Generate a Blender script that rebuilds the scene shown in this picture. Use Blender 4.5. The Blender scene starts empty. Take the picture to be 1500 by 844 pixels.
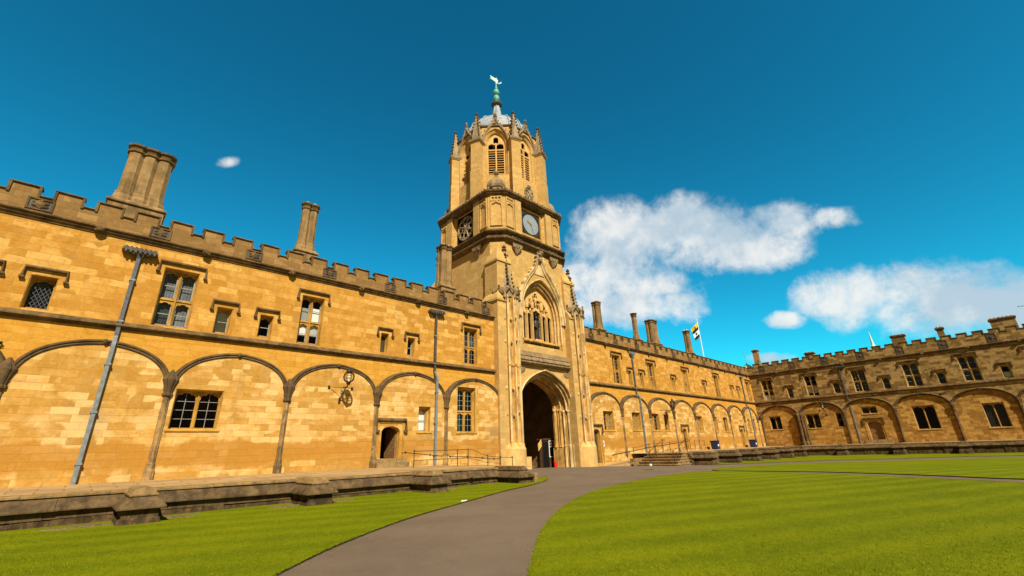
import bpy, bmesh, math, random
import numpy as np
from math import sin, cos, pi, radians, exp
from mathutils import Vector, Matrix
from mathutils.geometry import tessellate_polygon
random.seed(7)
SC = bpy.context.scene
COL = SC.collection

# ------------------------------------------------------------------ camera
EYE = Vector((-8.216, -21.0, 0.5345))
YAW, PIT, ROLL = 0.7646, 0.3580, -0.0356
fw = Vector((sin(YAW) * cos(PIT), cos(YAW) * cos(PIT), sin(PIT)))
r0 = Vector((cos(YAW), -sin(YAW), 0.0))
u0 = r0.cross(fw)
rr = r0 * cos(ROLL) + u0 * sin(ROLL)
uu = -r0 * sin(ROLL) + u0 * cos(ROLL)
cd = bpy.data.cameras.new('camera')
cam = bpy.data.objects.new('camera', cd)
COL.objects.link(cam)
M3 = Matrix((rr, uu, -fw)).transposed()
cam.matrix_world = Matrix.Translation(EYE) @ M3.to_4x4()
cd.sensor_fit = 'HORIZONTAL'
cd.sensor_width = 36.0
cd.lens = 36.0 * 636.87 / 1500.0
cd.clip_start = 0.1
cd.clip_end = 6000
SC.camera = cam

# ------------------------------------------------------------------ light and sky
SUN_AZ = radians(23.6)      # from the east towards the south
SUN_EL = radians(44.0)
to_sun = Vector((-sin(SUN_AZ) * cos(SUN_EL), -cos(SUN_AZ) * cos(SUN_EL), sin(SUN_EL)))
sd = bpy.data.lights.new('sun', 'SUN')
sd.energy = 5.0
sd.angle = radians(0.55)
sd.color = (1.0, 0.90, 0.72)
sun = bpy.data.objects.new('sun', sd)
COL.objects.link(sun)
sun.rotation_euler = to_sun.to_track_quat('Z', 'Y').to_euler()
SC.view_settings.view_transform = 'Standard'
SC.view_settings.look = 'None'
SC.view_settings.gamma = 1.0
SC.view_settings.use_curve_mapping = False
SC.view_settings.exposure = 0.52
try:
    SC.cycles.use_denoising = True
    SC.cycles.max_bounces = 6
    SC.cycles.transparent_max_bounces = 12
    SC.cycles.sample_clamp_indirect = 6.0
except Exception:
    pass

W = bpy.data.worlds.new('World')
SC.world = W
W.use_nodes = True
nt = W.node_tree
nt.nodes.clear()
WN, WL = nt.nodes, nt.links


def wmath(op, a, b=None, c=None, clamp=False):
    n = WN.new('ShaderNodeMath')
    n.operation = op
    n.use_clamp = clamp
    for i, x in enumerate((a, b, c)):
        if x is None:
            continue
        if isinstance(x, (int, float)):
            n.inputs[i].default_value = x
        else:
            WL.new(x, n.inputs[i])
    return n.outputs[0]


wo = WN.new('ShaderNodeOutputWorld')
wb = WN.new('ShaderNodeBackground')
wb.inputs['Strength'].default_value = 0.096
sky = WN.new('ShaderNodeTexSky')
sky.sky_type = 'NISHITA'
sky.sun_disc = False
sky.sun_elevation = SUN_EL
sky.sun_rotation = math.atan2(to_sun.x, to_sun.y)
sky.altitude = 60
sky.air_density = 1.0
sky.dust_density = 0.25
sky.ozone_density = 3.0
# a slightly richer, more teal blue, as in the photograph
tint = WN.new('ShaderNodeMix')
tint.data_type = 'RGBA'
tint.blend_type = 'MULTIPLY'
tint.inputs[0].default_value = 1.0
gam = WN.new('ShaderNodeGamma')
gam.inputs[1].default_value = 1.35
WL.new(sky.outputs[0], gam.inputs[0])
WL.new(gam.outputs[0], tint.inputs[6])
tint.inputs[7].default_value = (0.06, 0.75, 0.64, 1)
tc = WN.new('ShaderNodeTexCoord')
nz = WN.new('ShaderNodeVectorMath')
nz.operation = 'NORMALIZE'
WL.new(tc.outputs['Generated'], nz.inputs[0])
sp = WN.new('ShaderNodeSeparateXYZ')
WL.new(nz.outputs[0], sp.inputs[0])
AZ = wmath('ARCTAN2', sp.outputs[0], sp.outputs[1])
EL = wmath('ARCSINE', sp.outputs[2])
cn = WN.new('ShaderNodeTexNoise')
cn.inputs['Scale'].default_value = 10.0
cn.inputs['Detail'].default_value = 9.0
cn.inputs['Roughness'].default_value = 0.62
cn.inputs['Distortion'].default_value = 0.25
WL.new(nz.outputs[0], cn.inputs['Vector'])
cn2 = WN.new('ShaderNodeTexNoise')
cn2.inputs['Scale'].default_value = 30.0
cn2.inputs['Detail'].default_value = 7.0
cn2.inputs['Roughness'].default_value = 0.6
WL.new(nz.outputs[0], cn2.inputs['Vector'])
cn3 = WN.new('ShaderNodeTexNoise')
cn3.inputs['Scale'].default_value = 5.5
cn3.inputs['Detail'].default_value = 4.0
WL.new(nz.outputs[0], cn3.inputs['Vector'])
n1 = wmath('SUBTRACT', cn.outputs[0], 0.5)
n2 = wmath('SUBTRACT', cn2.outputs[0], 0.5)
CLOUDS = [  # az, el, along (daz, del), up (daz, del), weight
    (1.050, .450, .140, -.024, .012, .085, 1.05), (1.18, .435, .115, -.023, .015, .078, 1.05), (1.285, .385, .125, -.028, .010, .050, 1.05),
    (1.385, .402, .070, -.016, .010, .044, .85), (1.455, .390, .055, -.015, .006, .024, .75),
    (1.015, .335, .160, -.019, .009, .085, 1.05), (1.13, .285, .08, -.019, .009, .040, .9),
    (1.440, .240, .075, -.018, .014, .056, 1.05), (1.545, .212, .105, -.023, .016, .060, 1.05), (1.65, .180, .09, -.014, .011, .045, 1.05),
    (1.337, .221, .042, -.007, .004, .018, .9), (.103, .551, .028, .014, -.004, .013, .35), (1.30, .152, .06, -.009, .003, .014, .6),
    (-.064, .452,   .012, .003, -.001, .005, .05)]
mask = None
for a, e, ax_, ay_, bx, by, wt in CLOUDS:
    det = ax_ * by - bx * ay_
    da = wmath('SUBTRACT', AZ, a)
    de = wmath('SUBTRACT', EL, e)
    p = wmath('ADD', wmath('MULTIPLY', da, by / det), wmath('MULTIPLY', de, -bx / det))
    q = wmath('ADD', wmath('MULTIPLY', da, -ay_ / det), wmath('MULTIPLY', de, ax_ / det))
    d2 = wmath('ADD', wmath('MULTIPLY', p, p), wmath('MULTIPLY', q, q))
    v = wmath('SUBTRACT', 1.25 * wt, d2)
    v = wmath('MAXIMUM', v, -1.5)
    mask = v if mask is None else wmath('MAXIMUM', mask, v)
fld = wmath('ADD', mask, wmath('ADD', wmath('MULTIPLY', n1, 3.0), wmath('MULTIPLY', n2, 1.0)))
cov = WN.new('ShaderNodeMapRange')
cov.interpolation_type = 'SMOOTHSTEP'
cov.inputs['From Min'].default_value = -0.1
cov.inputs['From Max'].default_value = 1.2
WL.new(fld, cov.inputs['Value'])
shade = WN.new('ShaderNodeMapRange')
shade.interpolation_type = 'SMOOTHSTEP'
shade.inputs['From Min'].default_value = 0.34
shade.inputs['From Max'].default_value = 0.60
WL.new(wmath('ADD', cn3.outputs[0], wmath('MULTIPLY', n2, 0.35)), shade.inputs['Value'])
ccol = WN.new('ShaderNodeMix')
ccol.data_type = 'RGBA'
WL.new(shade.outputs[0], ccol.inputs[0])
ccol.inputs[6].default_value = (3.7, 4.6, 5.3, 1)
ccol.inputs[7].default_value = (6.7, 6.7, 6.5, 1)
skm = WN.new('ShaderNodeMix')
skm.data_type = 'RGBA'
WL.new(wmath('MULTIPLY', cov.outputs[0], 0.93), skm.inputs[0])
WL.new(tint.outputs[2], skm.inputs[6])
WL.new(ccol.outputs[2], skm.inputs[7])
# warm fill added to the unseen sky behind the camera, neutralising teal shadows
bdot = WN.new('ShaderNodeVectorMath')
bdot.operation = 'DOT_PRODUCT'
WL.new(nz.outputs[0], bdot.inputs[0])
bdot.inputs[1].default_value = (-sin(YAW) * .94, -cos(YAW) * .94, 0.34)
warm_fill = WN.new('ShaderNodeMapRange')
warm_fill.interpolation_type = 'SMOOTHSTEP'
warm_fill.inputs['From Min'].default_value = -0.02
warm_fill.inputs['From Max'].default_value = 0.42
WL.new(wmath('ADD', bdot.outputs['Value'], wmath('MULTIPLY', n1, .5)), warm_fill.inputs['Value'])
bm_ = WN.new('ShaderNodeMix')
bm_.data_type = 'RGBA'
WL.new(warm_fill.outputs[0], bm_.inputs[0])
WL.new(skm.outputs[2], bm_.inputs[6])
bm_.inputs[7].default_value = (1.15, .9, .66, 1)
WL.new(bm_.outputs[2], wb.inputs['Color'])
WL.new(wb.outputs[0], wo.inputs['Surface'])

# ------------------------------------------------------------------ materials


class Mat:
    def __init__(s, name):
        s.m = bpy.data.materials.new(name)
        s.m.use_nodes = True
        s.t = s.m.node_tree
        s.t.nodes.clear()
        s.out = s.n('ShaderNodeOutputMaterial')

    def n(s, typ, **kw):
        nd = s.t.nodes.new(typ)
        for k, v in kw.items():
            setattr(nd, k, v)
        return nd

    def l(s, a, b):
        s.t.links.new(a, b)

    def put(s, sock, x):
        if isinstance(x, (int, float)):
            sock.default_value = x
        elif isinstance(x, tuple):
            sock.default_value = x if len(x) == len(sock.default_value) else tuple(x) + (1,)
        else:
            s.l(x, sock)

    def math(s, op, a, b=0.0, clamp=False):
        nd = s.n('ShaderNodeMath', operation=op, use_clamp=clamp)
        s.put(nd.inputs[0], a)
        s.put(nd.inputs[1], b)
        return nd.outputs[0]

    def noise(s, vec, scale, detail=4, rough=.55, dist=0.0):
        nd = s.n('ShaderNodeTexNoise')
        s.l(vec, nd.inputs['Vector'])
        nd.inputs['Scale'].default_value = scale
        nd.inputs['Detail'].default_value = detail
        nd.inputs['Roughness'].default_value = rough
        nd.inputs['Distortion'].default_value = dist
        return nd.outputs[0]

    def ramp(s, x, a, b, lo=0.0, hi=1.0):
        nd = s.n('ShaderNodeMapRange', interpolation_type='SMOOTHSTEP')
        s.l(x, nd.inputs['Value'])
        nd.inputs['From Min'].default_value = a
        nd.inputs['From Max'].default_value = b
        nd.inputs['To Min'].default_value = lo
        nd.inputs['To Max'].default_value = hi
        return nd.outputs[0]

    def mix(s, f, a, b, blend='MIX'):
        nd = s.n('ShaderNodeMix', data_type='RGBA', blend_type=blend)
        s.put(nd.inputs[0], f)
        s.put(nd.inputs[6], a)
        s.put(nd.inputs[7], b)
        return nd.outputs[2]

    def scalevec(s, vec, sc):
        nd = s.n('ShaderNodeVectorMath', operation='MULTIPLY')
        s.l(vec, nd.inputs[0])
        nd.inputs[1].default_value = sc
        return nd.outputs[0]

    def pos(s):
        return s.n('ShaderNodeNewGeometry').outputs['Position']

    def wallvec(s):
        g = s.n('ShaderNodeNewGeometry')
        sp_ = s.n('ShaderNodeSeparateXYZ')
        s.l(g.outputs['Position'], sp_.inputs[0])
        sn = s.n('ShaderNodeSeparateXYZ')
        s.l(g.outputs['True Normal'], sn.inputs[0])
        u = s.math('SUBTRACT', s.math('MULTIPLY', sp_.outputs[1], sn.outputs[0]), s.math('MULTIPLY', sp_.outputs[0], sn.outputs[1]))
        c = s.n('ShaderNodeCombineXYZ')
        s.l(u, c.inputs[0])
        s.l(sp_.outputs[2], c.inputs[1])
        return c.outputs[0], sp_.outputs[2], g.outputs['Position']

    def done(s, color, rough=.85, bump=None, bstr=.3, bdist=.02, metal=0.0, spec=.3, **kw):
        b = s.n('ShaderNodeBsdfPrincipled')
        s.put(b.inputs['Base Color'], color)
        s.put(b.inputs['Roughness'], rough)
        b.inputs['Metallic'].default_value = metal
        b.inputs['Specular IOR Level'].default_value = spec
        if bump is not None:
            bn = s.n('ShaderNodeBump')
            bn.inputs['Strength'].default_value = bstr
            bn.inputs['Distance'].default_value = bdist
            s.l(bump, bn.inputs['Height'])
            s.l(bn.outputs[0], b.inputs['Normal'])
        for k, v in kw.items():
            s.put(b.inputs[k], v)
        s.l(b.outputs[0], s.out.inputs['Surface'])
        return s.m


def ashlar(name, light, mid, dark, grey, patch=None, bw=.56, rh=.26, joint=.2, greyamt=.35, streak=.35, contrast=1.0, zone=False, bump=.5):
    """coursed limestone: every block its own tone, weathered grey in places, pale where the face has spalled"""
    m = Mat(name)
    uv, z, P = m.wallvec()
    wob = m.n('ShaderNodeTexNoise')
    wob.inputs['Scale'].default_value = 1.7
    m.l(P, wob.inputs['Vector'])
    off = m.n('ShaderNodeVectorMath', operation='MULTIPLY_ADD')
    m.l(wob.outputs['Color'], off.inputs[0])
    off.inputs[1].default_value = (.05, .05, 0)
    m.l(uv, off.inputs[2])

    def brick(w, h, seedoff, c1, c2, ms=.006):
        b = m.n('ShaderNodeTexBrick')
        ad = m.n('ShaderNodeVectorMath', operation='ADD')
        m.l(off.outputs[0], ad.inputs[0])
        ad.inputs[1].default_value = seedoff
        m.l(ad.outputs[0], b.inputs['Vector'])
        b.inputs['Scale'].default_value = 1.0
        b.inputs['Brick Width'].default_value = w
        b.inputs['Row Height'].default_value = h
        b.inputs['Mortar Size'].default_value = ms
        b.inputs['Mortar Smooth'].default_value = .4
        b.inputs['Bias'].default_value = 0.0
        b.offset = .5
        b.squash = 1.35
        b.squash_frequency = 3
        m.put(b.inputs['Color1'], c1)
        m.put(b.inputs['Color2'], c2)
        m.put(b.inputs['Mortar'], (.5, .5, .5))
        return b
    b1 = brick(bw, rh, (0, 0, 0), (0, 0, 0), (1, 1, 1))
    b2 = brick(bw * 1.42, rh, (.23, 0, 0), (0, 0, 0), (1, 1, 1))
    sel = m.ramp(m.noise(P, .8, 3, .5), .47, .53)
    blk = m.mix(sel, b1.outputs['Color'], b2.outputs['Color'])
    jnt = m.math('ADD', m.math('MULTIPLY', b1.outputs['Fac'], m.math('SUBTRACT', 1.0, sel)), m.math('MULTIPLY', b2.outputs['Fac'], sel))
    fine = m.noise(P, 14, 6, .65)
    med = m.noise(P, 2.2, 5, .6, .3)
    big = m.noise(P, .33, 4, .55)
    tone = m.math('ADD', m.math('MULTIPLY', blk, .40 * contrast), m.math('MULTIPLY', med, .75))
    c = m.mix(m.ramp(tone, .25, .95), dark, mid)
    c = m.mix(m.ramp(m.math('ADD', tone, m.math('MULTIPLY', big, .7)), .95, 1.45), c, light)
    if zone:                                 # the spandrels are of a deeper orange stone than the storey above
        c = m.mix(m.ramp(m.math('ADD', z, m.math('MULTIPLY', med, .3)), 5.25, 5.4, .55, 0), c, (.57, .285, .032))
    mott = m.noise(P, 4.3, 6, .72, .5)
    c = m.mix(m.ramp(mott, .34, .5, .42, 0), c, (dark[0] * .8, dark[1] * .78, dark[2] * .8))
    c = m.mix(m.ramp(mott, .54, .72, 0, .4), c, light)
    # grey, lichened areas
    gm = m.math('MULTIPLY', m.ramp(m.math('ADD', m.math('MULTIPLY', med, .6), m.math('MULTIPLY', big, .6)), .62, .86), greyamt)
    c = m.mix(gm, c, grey)
    # rain streaks
    st = m.noise(m.scalevec(P, (2.6, 2.6, .22)), 1.0, 5, .6)
    c = m.mix(m.math('MULTIPLY', m.ramp(st, .56, .8), streak), c, grey)
    if patch is not None:
        pn = m.noise(m.scalevec(P, (1, 1, 1.5)), .62, 8, .66, .5)
        pm = m.ramp(m.math('ADD', pn, m.math('MULTIPLY', m.math('SUBTRACT', blk, .5), .22)), .46, .66)
        c = m.mix(m.math('MULTIPLY', pm, .42), c, patch)
        # darker, orange base courses
        wv = m.noise(P, .9, 4, .6)
        zz = m.math('ADD', z, m.math('MULTIPLY', wv, .9))
        bm_ = m.math('MULTIPLY', m.ramp(zz, 1.6, 1.75, 1, 0), m.ramp(zz, .75, .95))
        c = m.mix(m.math('MULTIPLY', bm_, .8), c, (dark[0], dark[1] * .92, dark[2] * .8))
        pit = m.noise(P, 7.5, 5, .7)
        c = m.mix(m.ramp(pit, .66, .74, 0, .55), c, grey)
    grime = m.noise(m.scalevec(P, (1.6, 1.6, 3.4)), 1.9, 9, .74, .3)
    c = m.mix(m.ramp(grime, .60, .74, 0, .5), c, (grey[0] * .75, grey[1] * .72, grey[2] * .7))
    c = m.mix(m.math('MULTIPLY', m.math('SUBTRACT', fine, .5), 1.5), c, (.9, .62, .3), 'OVERLAY')
    c = m.mix(m.math('MULTIPLY', jnt, joint), c, (dark[0] * .5, dark[1] * .48, dark[2] * .45))
    h = m.math('ADD', m.math('MULTIPLY', jnt, -.6), m.math('ADD', m.math('MULTIPLY', fine, .5), m.math('MULTIPLY', med, .6)))
    return m.done(c, .92, h, bump, .03, spec=.12)


def carved(name, base, alt, dark, amount=.5, sc=1.0, bs=.6):
    """dressed and carved stone without visible courses; sooty, lichened, with the warm stone showing through"""
    m = Mat(name)
    P = m.pos()
    a = m.noise(P, 2.6 * sc, 6, .65, .4)
    b = m.noise(P, 17 * sc, 5, .7)
    d = m.noise(P, .8 * sc, 4, .6)
    st = m.noise(m.scalevec(P, (4.5, 4.5, .5)), 1.0, 4, .6)
    c = m.mix(m.ramp(a, .35, .68), base, alt)
    k = m.ramp(m.math('ADD', m.math('MULTIPLY', st, .6), m.math('MULTIPLY', d, .5)), .48, .68)
    c = m.mix(m.math('MULTIPLY', k, amount), c, dark)
    c = m.mix(m.math('MULTIPLY', m.math('SUBTRACT', b, .5), 1.1), c, (.85, .7, .5), 'OVERLAY')
    lm = m.ramp(b, .68, .76, 0, .35)
    c = m.mix(lm, c, (.42, .38, .27))
    h = m.math('ADD', m.math('MULTIPLY', a, .8), m.math('MULTIPLY', b, .55))
    return m.done(c, .93, h, bs, .035, spec=.1)


def plain(name, col, rough=.6, metal=0.0, var=.25, sc=6.0, spec=.3, bs=.15):
    m = Mat(name)
    P = m.pos()
    a = m.noise(P, sc, 5, .6)
    lo = tuple(x * (1 - var) for x in col)
    hi = tuple(min(1, x * (1 + var)) for x in col)
    return m.done(m.mix(m.ramp(a, .3, .7), lo, hi), rough, a, bs, .01, metal=metal, spec=spec)


M = {}
M['wall'] = ashlar('gold_ashlar', (.665, .415, .128), (.57, .308, .064), (.40, .188, .027), (.23, .152, .066), greyamt=.36, streak=.42, zone=True, contrast=1.15)
M['field'] = ashlar('gold_ashlar_worn', (.68, .45, .165), (.60, .355, .095), (.39, .205, .037), (.22, .155, .078), patch=(.78, .56, .275), bw=.52, rh=.24, greyamt=.62, streak=.46, joint=.22, contrast=1.0)
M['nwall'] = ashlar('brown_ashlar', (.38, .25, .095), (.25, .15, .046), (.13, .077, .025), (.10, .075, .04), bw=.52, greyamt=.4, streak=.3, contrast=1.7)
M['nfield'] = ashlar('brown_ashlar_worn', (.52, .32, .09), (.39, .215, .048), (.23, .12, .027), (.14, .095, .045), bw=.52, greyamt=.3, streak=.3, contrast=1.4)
M['tower'] = ashlar('tower_ashlar', (.70, .49, .215), (.59, .395, .145), (.43, .27, .088), (.26, .20, .11), bw=.7, rh=.32, joint=.2, greyamt=.55, streak=.6, contrast=.8, bump=.3)
M['parapet'] = ashlar('parapet_stone', (.40, .255, .105), (.31, .185, .066), (.20, .115, .04), (.12, .085, .046), greyamt=.75, streak=.65, joint=.35)
M['trim'] = carved('window_stone', (.52, .30, .062), (.39, .21, .04), (.15, .088, .028), .5)
M['ribs'] = carved('pale_shaft_stone', (.70, .52, .26), (.56, .40, .185), (.16, .118, .068), .7, 1.3, .4)
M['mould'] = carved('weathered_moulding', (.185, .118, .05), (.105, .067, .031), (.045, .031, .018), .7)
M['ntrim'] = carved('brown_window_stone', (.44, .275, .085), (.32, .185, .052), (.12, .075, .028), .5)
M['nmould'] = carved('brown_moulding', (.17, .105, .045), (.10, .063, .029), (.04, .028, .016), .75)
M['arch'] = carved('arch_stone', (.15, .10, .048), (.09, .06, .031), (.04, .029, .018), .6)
M['shaft'] = carved('shaft_stone', (.40, .26, .11), (.19, .125, .058), (.06, .044, .026), .7, 1.6)
M['gate'] = carved('gate_stone', (.62, .37, .105), (.46, .245, .056), (.15, .098, .045), .75, 1.0, .4)
M['gategrey'] = carved('gate_ledge_stone', (.30, .215, .115), (.19, .132, .07), (.085, .06, .034), .6, 1.4)
M['plinth'] = carved('gate_plinth_stone', (.67, .44, .17), (.57, .34, .105), (.36, .24, .11), .45, .9)
M['crown'] = carved('carved_crown_stone', (.34, .25, .14), (.22, .155, .08), (.08, .058, .035), .65, 1.6)
M['pinn'] = carved('pinnacle_stone', (.38, .295, .18), (.27, .205, .12), (.10, .078, .05), .65, 1.3)
M['crock'] = carved('dark_crocket_stone', (.15, .105, .055), (.09, .064, .036), (.035, .026, .017), .6, 1.3)
M['chim'] = carved('chimney_stone', (.33, .215, .095), (.21, .135, .056), (.08, .055, .03), .65, .9)
M['terr'] = carved('terrace_stone', (.155, .102, .048), (.085, .057, .029), (.034, .024, .015), .65, 1.7, .9)
M['lip'] = carved('terrace_lip_stone', (.31, .20, .08), (.185, .12, .053), (.075, .053, .03), .5, 2.0)
M['rubble'] = carved('terrace_rubble', (.15, .094, .042), (.06, .041, .022), (.018, .014, .009), .75, 2.6, 1.0)
M['pot'] = plain('clay_pot', (.62, .42, .27), .85)
M['lead'] = plain('roof_lead', (.28, .325, .36), .6, 0.0, .25, 2.2, .3)
M['leaddark'] = plain('dark_lead', (.075, .068, .06), .6, 0, .35, 5)
M['pipe'] = plain('grey_blue_paint', (.17, .20, .215), .5, 0, .22, 7, .4)
M['pipeup'] = plain('slate_grey_paint', (.085, .095, .11), .5, 0, .3, 7, .4)
M['pipedark'] = plain('dark_iron_paint', (.07, .062, .055), .55, 0, .35, 6)
M['iron'] = plain('black_iron', (.022, .02, .019), .5, .2, .3, 9, .4)
M['copper'] = plain('verdigris_copper', (.13, .40, .31), .6, 0, .3, 6)
M['copperlite'] = plain('pale_verdigris', (.50, .72, .58), .6, 0, .15, 8)
M['gold'] = plain('gilded_metal', (.62, .44, .16), .35, .7, .2, 9)
M['dial'] = plain('clock_dial_paint', (.25, .295, .325), .5, 0, .1, 5)
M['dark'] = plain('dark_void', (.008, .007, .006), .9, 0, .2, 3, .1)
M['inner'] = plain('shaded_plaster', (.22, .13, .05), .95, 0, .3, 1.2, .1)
M['wood'] = plain('dark_oak', (.072, .042, .02), .6, 0, .4, 9, .3)
M['oak'] = plain('brown_oak', (.21, .115, .045), .65, 0, .35, 9, .3)
M['blind'] = plain('white_blind', (.86, .84, .77), .8, 0, .04, 4)
M['curtain'] = plain('grey_curtain', (.17, .182, .195), .9, 0, .3, 1.6)  # grey of the panes' reflections, put into a sheet colour
M['dimcurtain'] = plain('dim_curtain', (.062, .095, .12), .9, 0, .4, 1.6)  # darker teal-grey pane reflection, likewise a sheet colour
M['bar'] = plain('pale_glazing_bar', (.26, .255, .23), .6, 0, .15, 9)
M['leadbar'] = plain('window_lead', (.13, .135, .14), .5, .3, .2, 9)
M['white'] = plain('white_paint', (.78, .77, .73), .5, 0, .06, 6)
M['bin'] = plain('navy_plastic', (.012, .024, .085), .4, 0, .2, 5, .4)
M['red'] = plain('red_plastic', (.62, .02, .012), .35, 0, .12, 5, .5)
M['bronze'] = plain('dark_bronze', (.035, .027, .02), .5, .25, .4, 7, .4)
M['feather'] = plain('black_feather', (.006, .006, .007), .6, 0, .4, 20, .3)
M['leaf'] = plain('weed_leaf', (.05, .085, .012), .7, 0, .4, 20, .2)
M['yellow'] = plain('yellow_cloth', (.72, .5, .02), .9, 0, .1, 9)
M['black'] = plain('black_cloth', (.015, .015, .02), .9, 0, .1, 9)
M['cloth'] = plain('white_cloth', (.75, .77, .8), .9, 0, .05, 9)
M['navy'] = plain('navy_cloth', (.02, .03, .07), .9, 0, .1, 9)
M['step'] = carved('worn_step_stone', (.34, .23, .10), (.22, .145, .066), (.1, .07, .036), .5, 1.8)


def glass_mat(name, tintc, refl):
    m = Mat(name)
    tr = m.n('ShaderNodeBsdfTransparent')
    tr.inputs[0].default_value = tintc + (1,)
    gl = m.n('ShaderNodeBsdfGlossy')
    gl.inputs['Roughness'].default_value = .06
    gl.inputs['Color'].default_value = (.9, .95, 1, 1)
    P = m.pos()
    bn = m.n('ShaderNodeBump')
    bn.inputs['Strength'].default_value = .25
    bn.inputs['Distance'].default_value = .02
    m.l(m.noise(P, 3.0, 2), bn.inputs['Height'])
    m.l(bn.outputs[0], gl.inputs['Normal'])
    lw = m.n('ShaderNodeLayerWeight')
    lw.inputs['Blend'].default_value = refl
    mx = m.n('ShaderNodeMixShader')
    m.l(lw.outputs['Fresnel'], mx.inputs[0])
    m.l(tr.outputs[0], mx.inputs[1])
    m.l(gl.outputs[0], mx.inputs[2])
    m.l(mx.outputs[0], m.out.inputs['Surface'])
    return m.m


M['glass'] = glass_mat('old_window_glass', (.84, .87, .88), .25)
M['lampglass'] = glass_mat('lantern_glass', (.97, .95, .9), .22)


def lawn_mat():
    m = Mat('mown_grass')
    P = m.pos()
    rot = m.n('ShaderNodeMapping')
    m.l(P, rot.inputs['Vector'])
    rot.inputs['Rotation'].default_value = (0, 0, radians(24))
    wv = m.n('ShaderNodeTexWave')
    wv.wave_type = 'BANDS'
    wv.bands_direction = 'Y'
    m.l(rot.outputs[0], wv.inputs['Vector'])
    wv.inputs['Scale'].default_value = .27
    wv.inputs['Distortion'].default_value = 1.4
    wv.inputs['Detail'].default_value = 2
    wv.inputs['Detail Scale'].default_value = .6
    fine = m.noise(m.scalevec(P, (1, 1, .4)), 55, 4, .7)
    mid = m.noise(P, 7, 5, .65)
    big = m.noise(P, .5, 4, .6)
    t = m.math('ADD', m.math('MULTIPLY', wv.outputs['Fac'], .20), m.math('ADD', m.math('MULTIPLY', mid, .5), m.math('MULTIPLY', big, .55)))
    c = m.mix(m.ramp(t, .42, .98), (.080, .112, .002), (.192, .212, .003))
    c = m.mix(m.ramp(fine, .3, .75, 0, .55), c, (.20, .215, .004))
    c = m.mix(m.ramp(fine, .55, .3, 0, .2), c, (.055, .085, .002))
    c = m.mix(m.ramp(m.noise(P, 2.3, 6, .7), .6, .75, 0, .4), c, (.25, .21, .02))
    c = m.mix(m.ramp(m.noise(P, 1.1, 6, .72, .4), .60, .72, 0, .45), c, (.06, .10, .006))
    h = m.math('ADD', m.math('MULTIPLY', fine, 1.0), m.math('MULTIPLY', mid, .6))
    return m.done(c, .9, h, .5, .03, spec=.03)


def path_mat():
    m = Mat('worn_tarmac')
    P = m.pos()
    a = m.noise(P, .6, 5, .6)
    b = m.noise(P, 45, 4, .75)
    d = m.noise(P, 4.5, 5, .6)
    vo = m.n('ShaderNodeTexVoronoi')
    vo.inputs['Scale'].default_value = 42
    m.l(P, vo.inputs['Vector'])
    c = m.mix(m.ramp(a, .3, .7), (.143, .104, .070), (.192, .143, .100))
    c = m.mix(m.ramp(d, .35, .75, 0, .45), c, (.195, .146, .102))
    c = m.mix(m.ramp(b, .35, .7, 0, .6), c, (.115, .087, .066))
    c = m.mix(m.ramp(vo.outputs['Distance'], .0, .22, .5, 0), c, (.38, .31, .24))
    c = m.mix(m.ramp(m.noise(P, 1.3, 6, .7, .6), .58, .66, 0, .35), c, (.11, .083, .062))
    c = m.mix(m.ramp(m.noise(P, 22, 5, .8), .66, .72, 0, .45), c, (.40, .33, .26))
    h = m.math('ADD', b, m.math('MULTIPLY', vo.outputs['Distance'], -.6))
    return m.done(c, .92, h, .7, .02, spec=.15)


def paving_mat():
    m = Mat('terrace_flagstones')
    P = m.pos()
    b = m.n('ShaderNodeTexBrick')
    m.l(P, b.inputs['Vector'])
    b.inputs['Scale'].default_value = 1
    b.inputs['Brick Width'].default_value = 1.1
    b.inputs['Row Height'].default_value = .8
    b.inputs['Mortar Size'].default_value = .02
    b.inputs['Color1'].default_value = (0, 0, 0, 1)
    b.inputs['Color2'].default_value = (1, 1, 1, 1)
    a = m.noise(P, 1.4, 5, .6)
    f = m.noise(P, 20, 4, .7)
    c = m.mix(m.ramp(m.math('ADD', m.math('MULTIPLY', b.outputs['Color'], .35), a), .4, .95), (.30, .195, .09), (.43, .29, .135))
    c = m.mix(m.ramp(f, .4, .75, 0, .35), c, (.22, .15, .08))
    c = m.mix(m.math('MULTIPLY', b.outputs['Fac'], .6), c, (.14, .09, .04))
    return m.done(c, .9, m.math('SUBTRACT', f, b.outputs['Fac']), .4, .02, spec=.12)


M['lawn'] = lawn_mat()
M['path'] = path_mat()
M['paving'] = paving_mat()
M['earth'] = plain('dry_worn_soil', (.15, .105, .056), .95, 0, .4, 12, .08)
M['soil'] = plain('turf_soil', (.062, .042, .022), .95, 0, .4, 8, .1)


def blade_mat():
    m = Mat('grass_blades')
    P = m.pos()
    a = m.noise(P, 9, 4, .7)
    big = m.noise(P, .6, 4, .6)
    c = m.mix(m.ramp(m.math('ADD', m.math('MULTIPLY', a, .7), m.math('MULTIPLY', big, .5)), .4, .8), (.088, .122, .002), (.228, .245, .004))
    return m.done(c, .7, spec=.1)


M['blade'] = blade_mat()

# ------------------------------------------------------------------ mesh helpers
ORI = {}


def fr_west(s, d, z):
    return (s, -d, z)


def fr_north(s, d, z):
    return (55.32 - d, -s, z)


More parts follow.
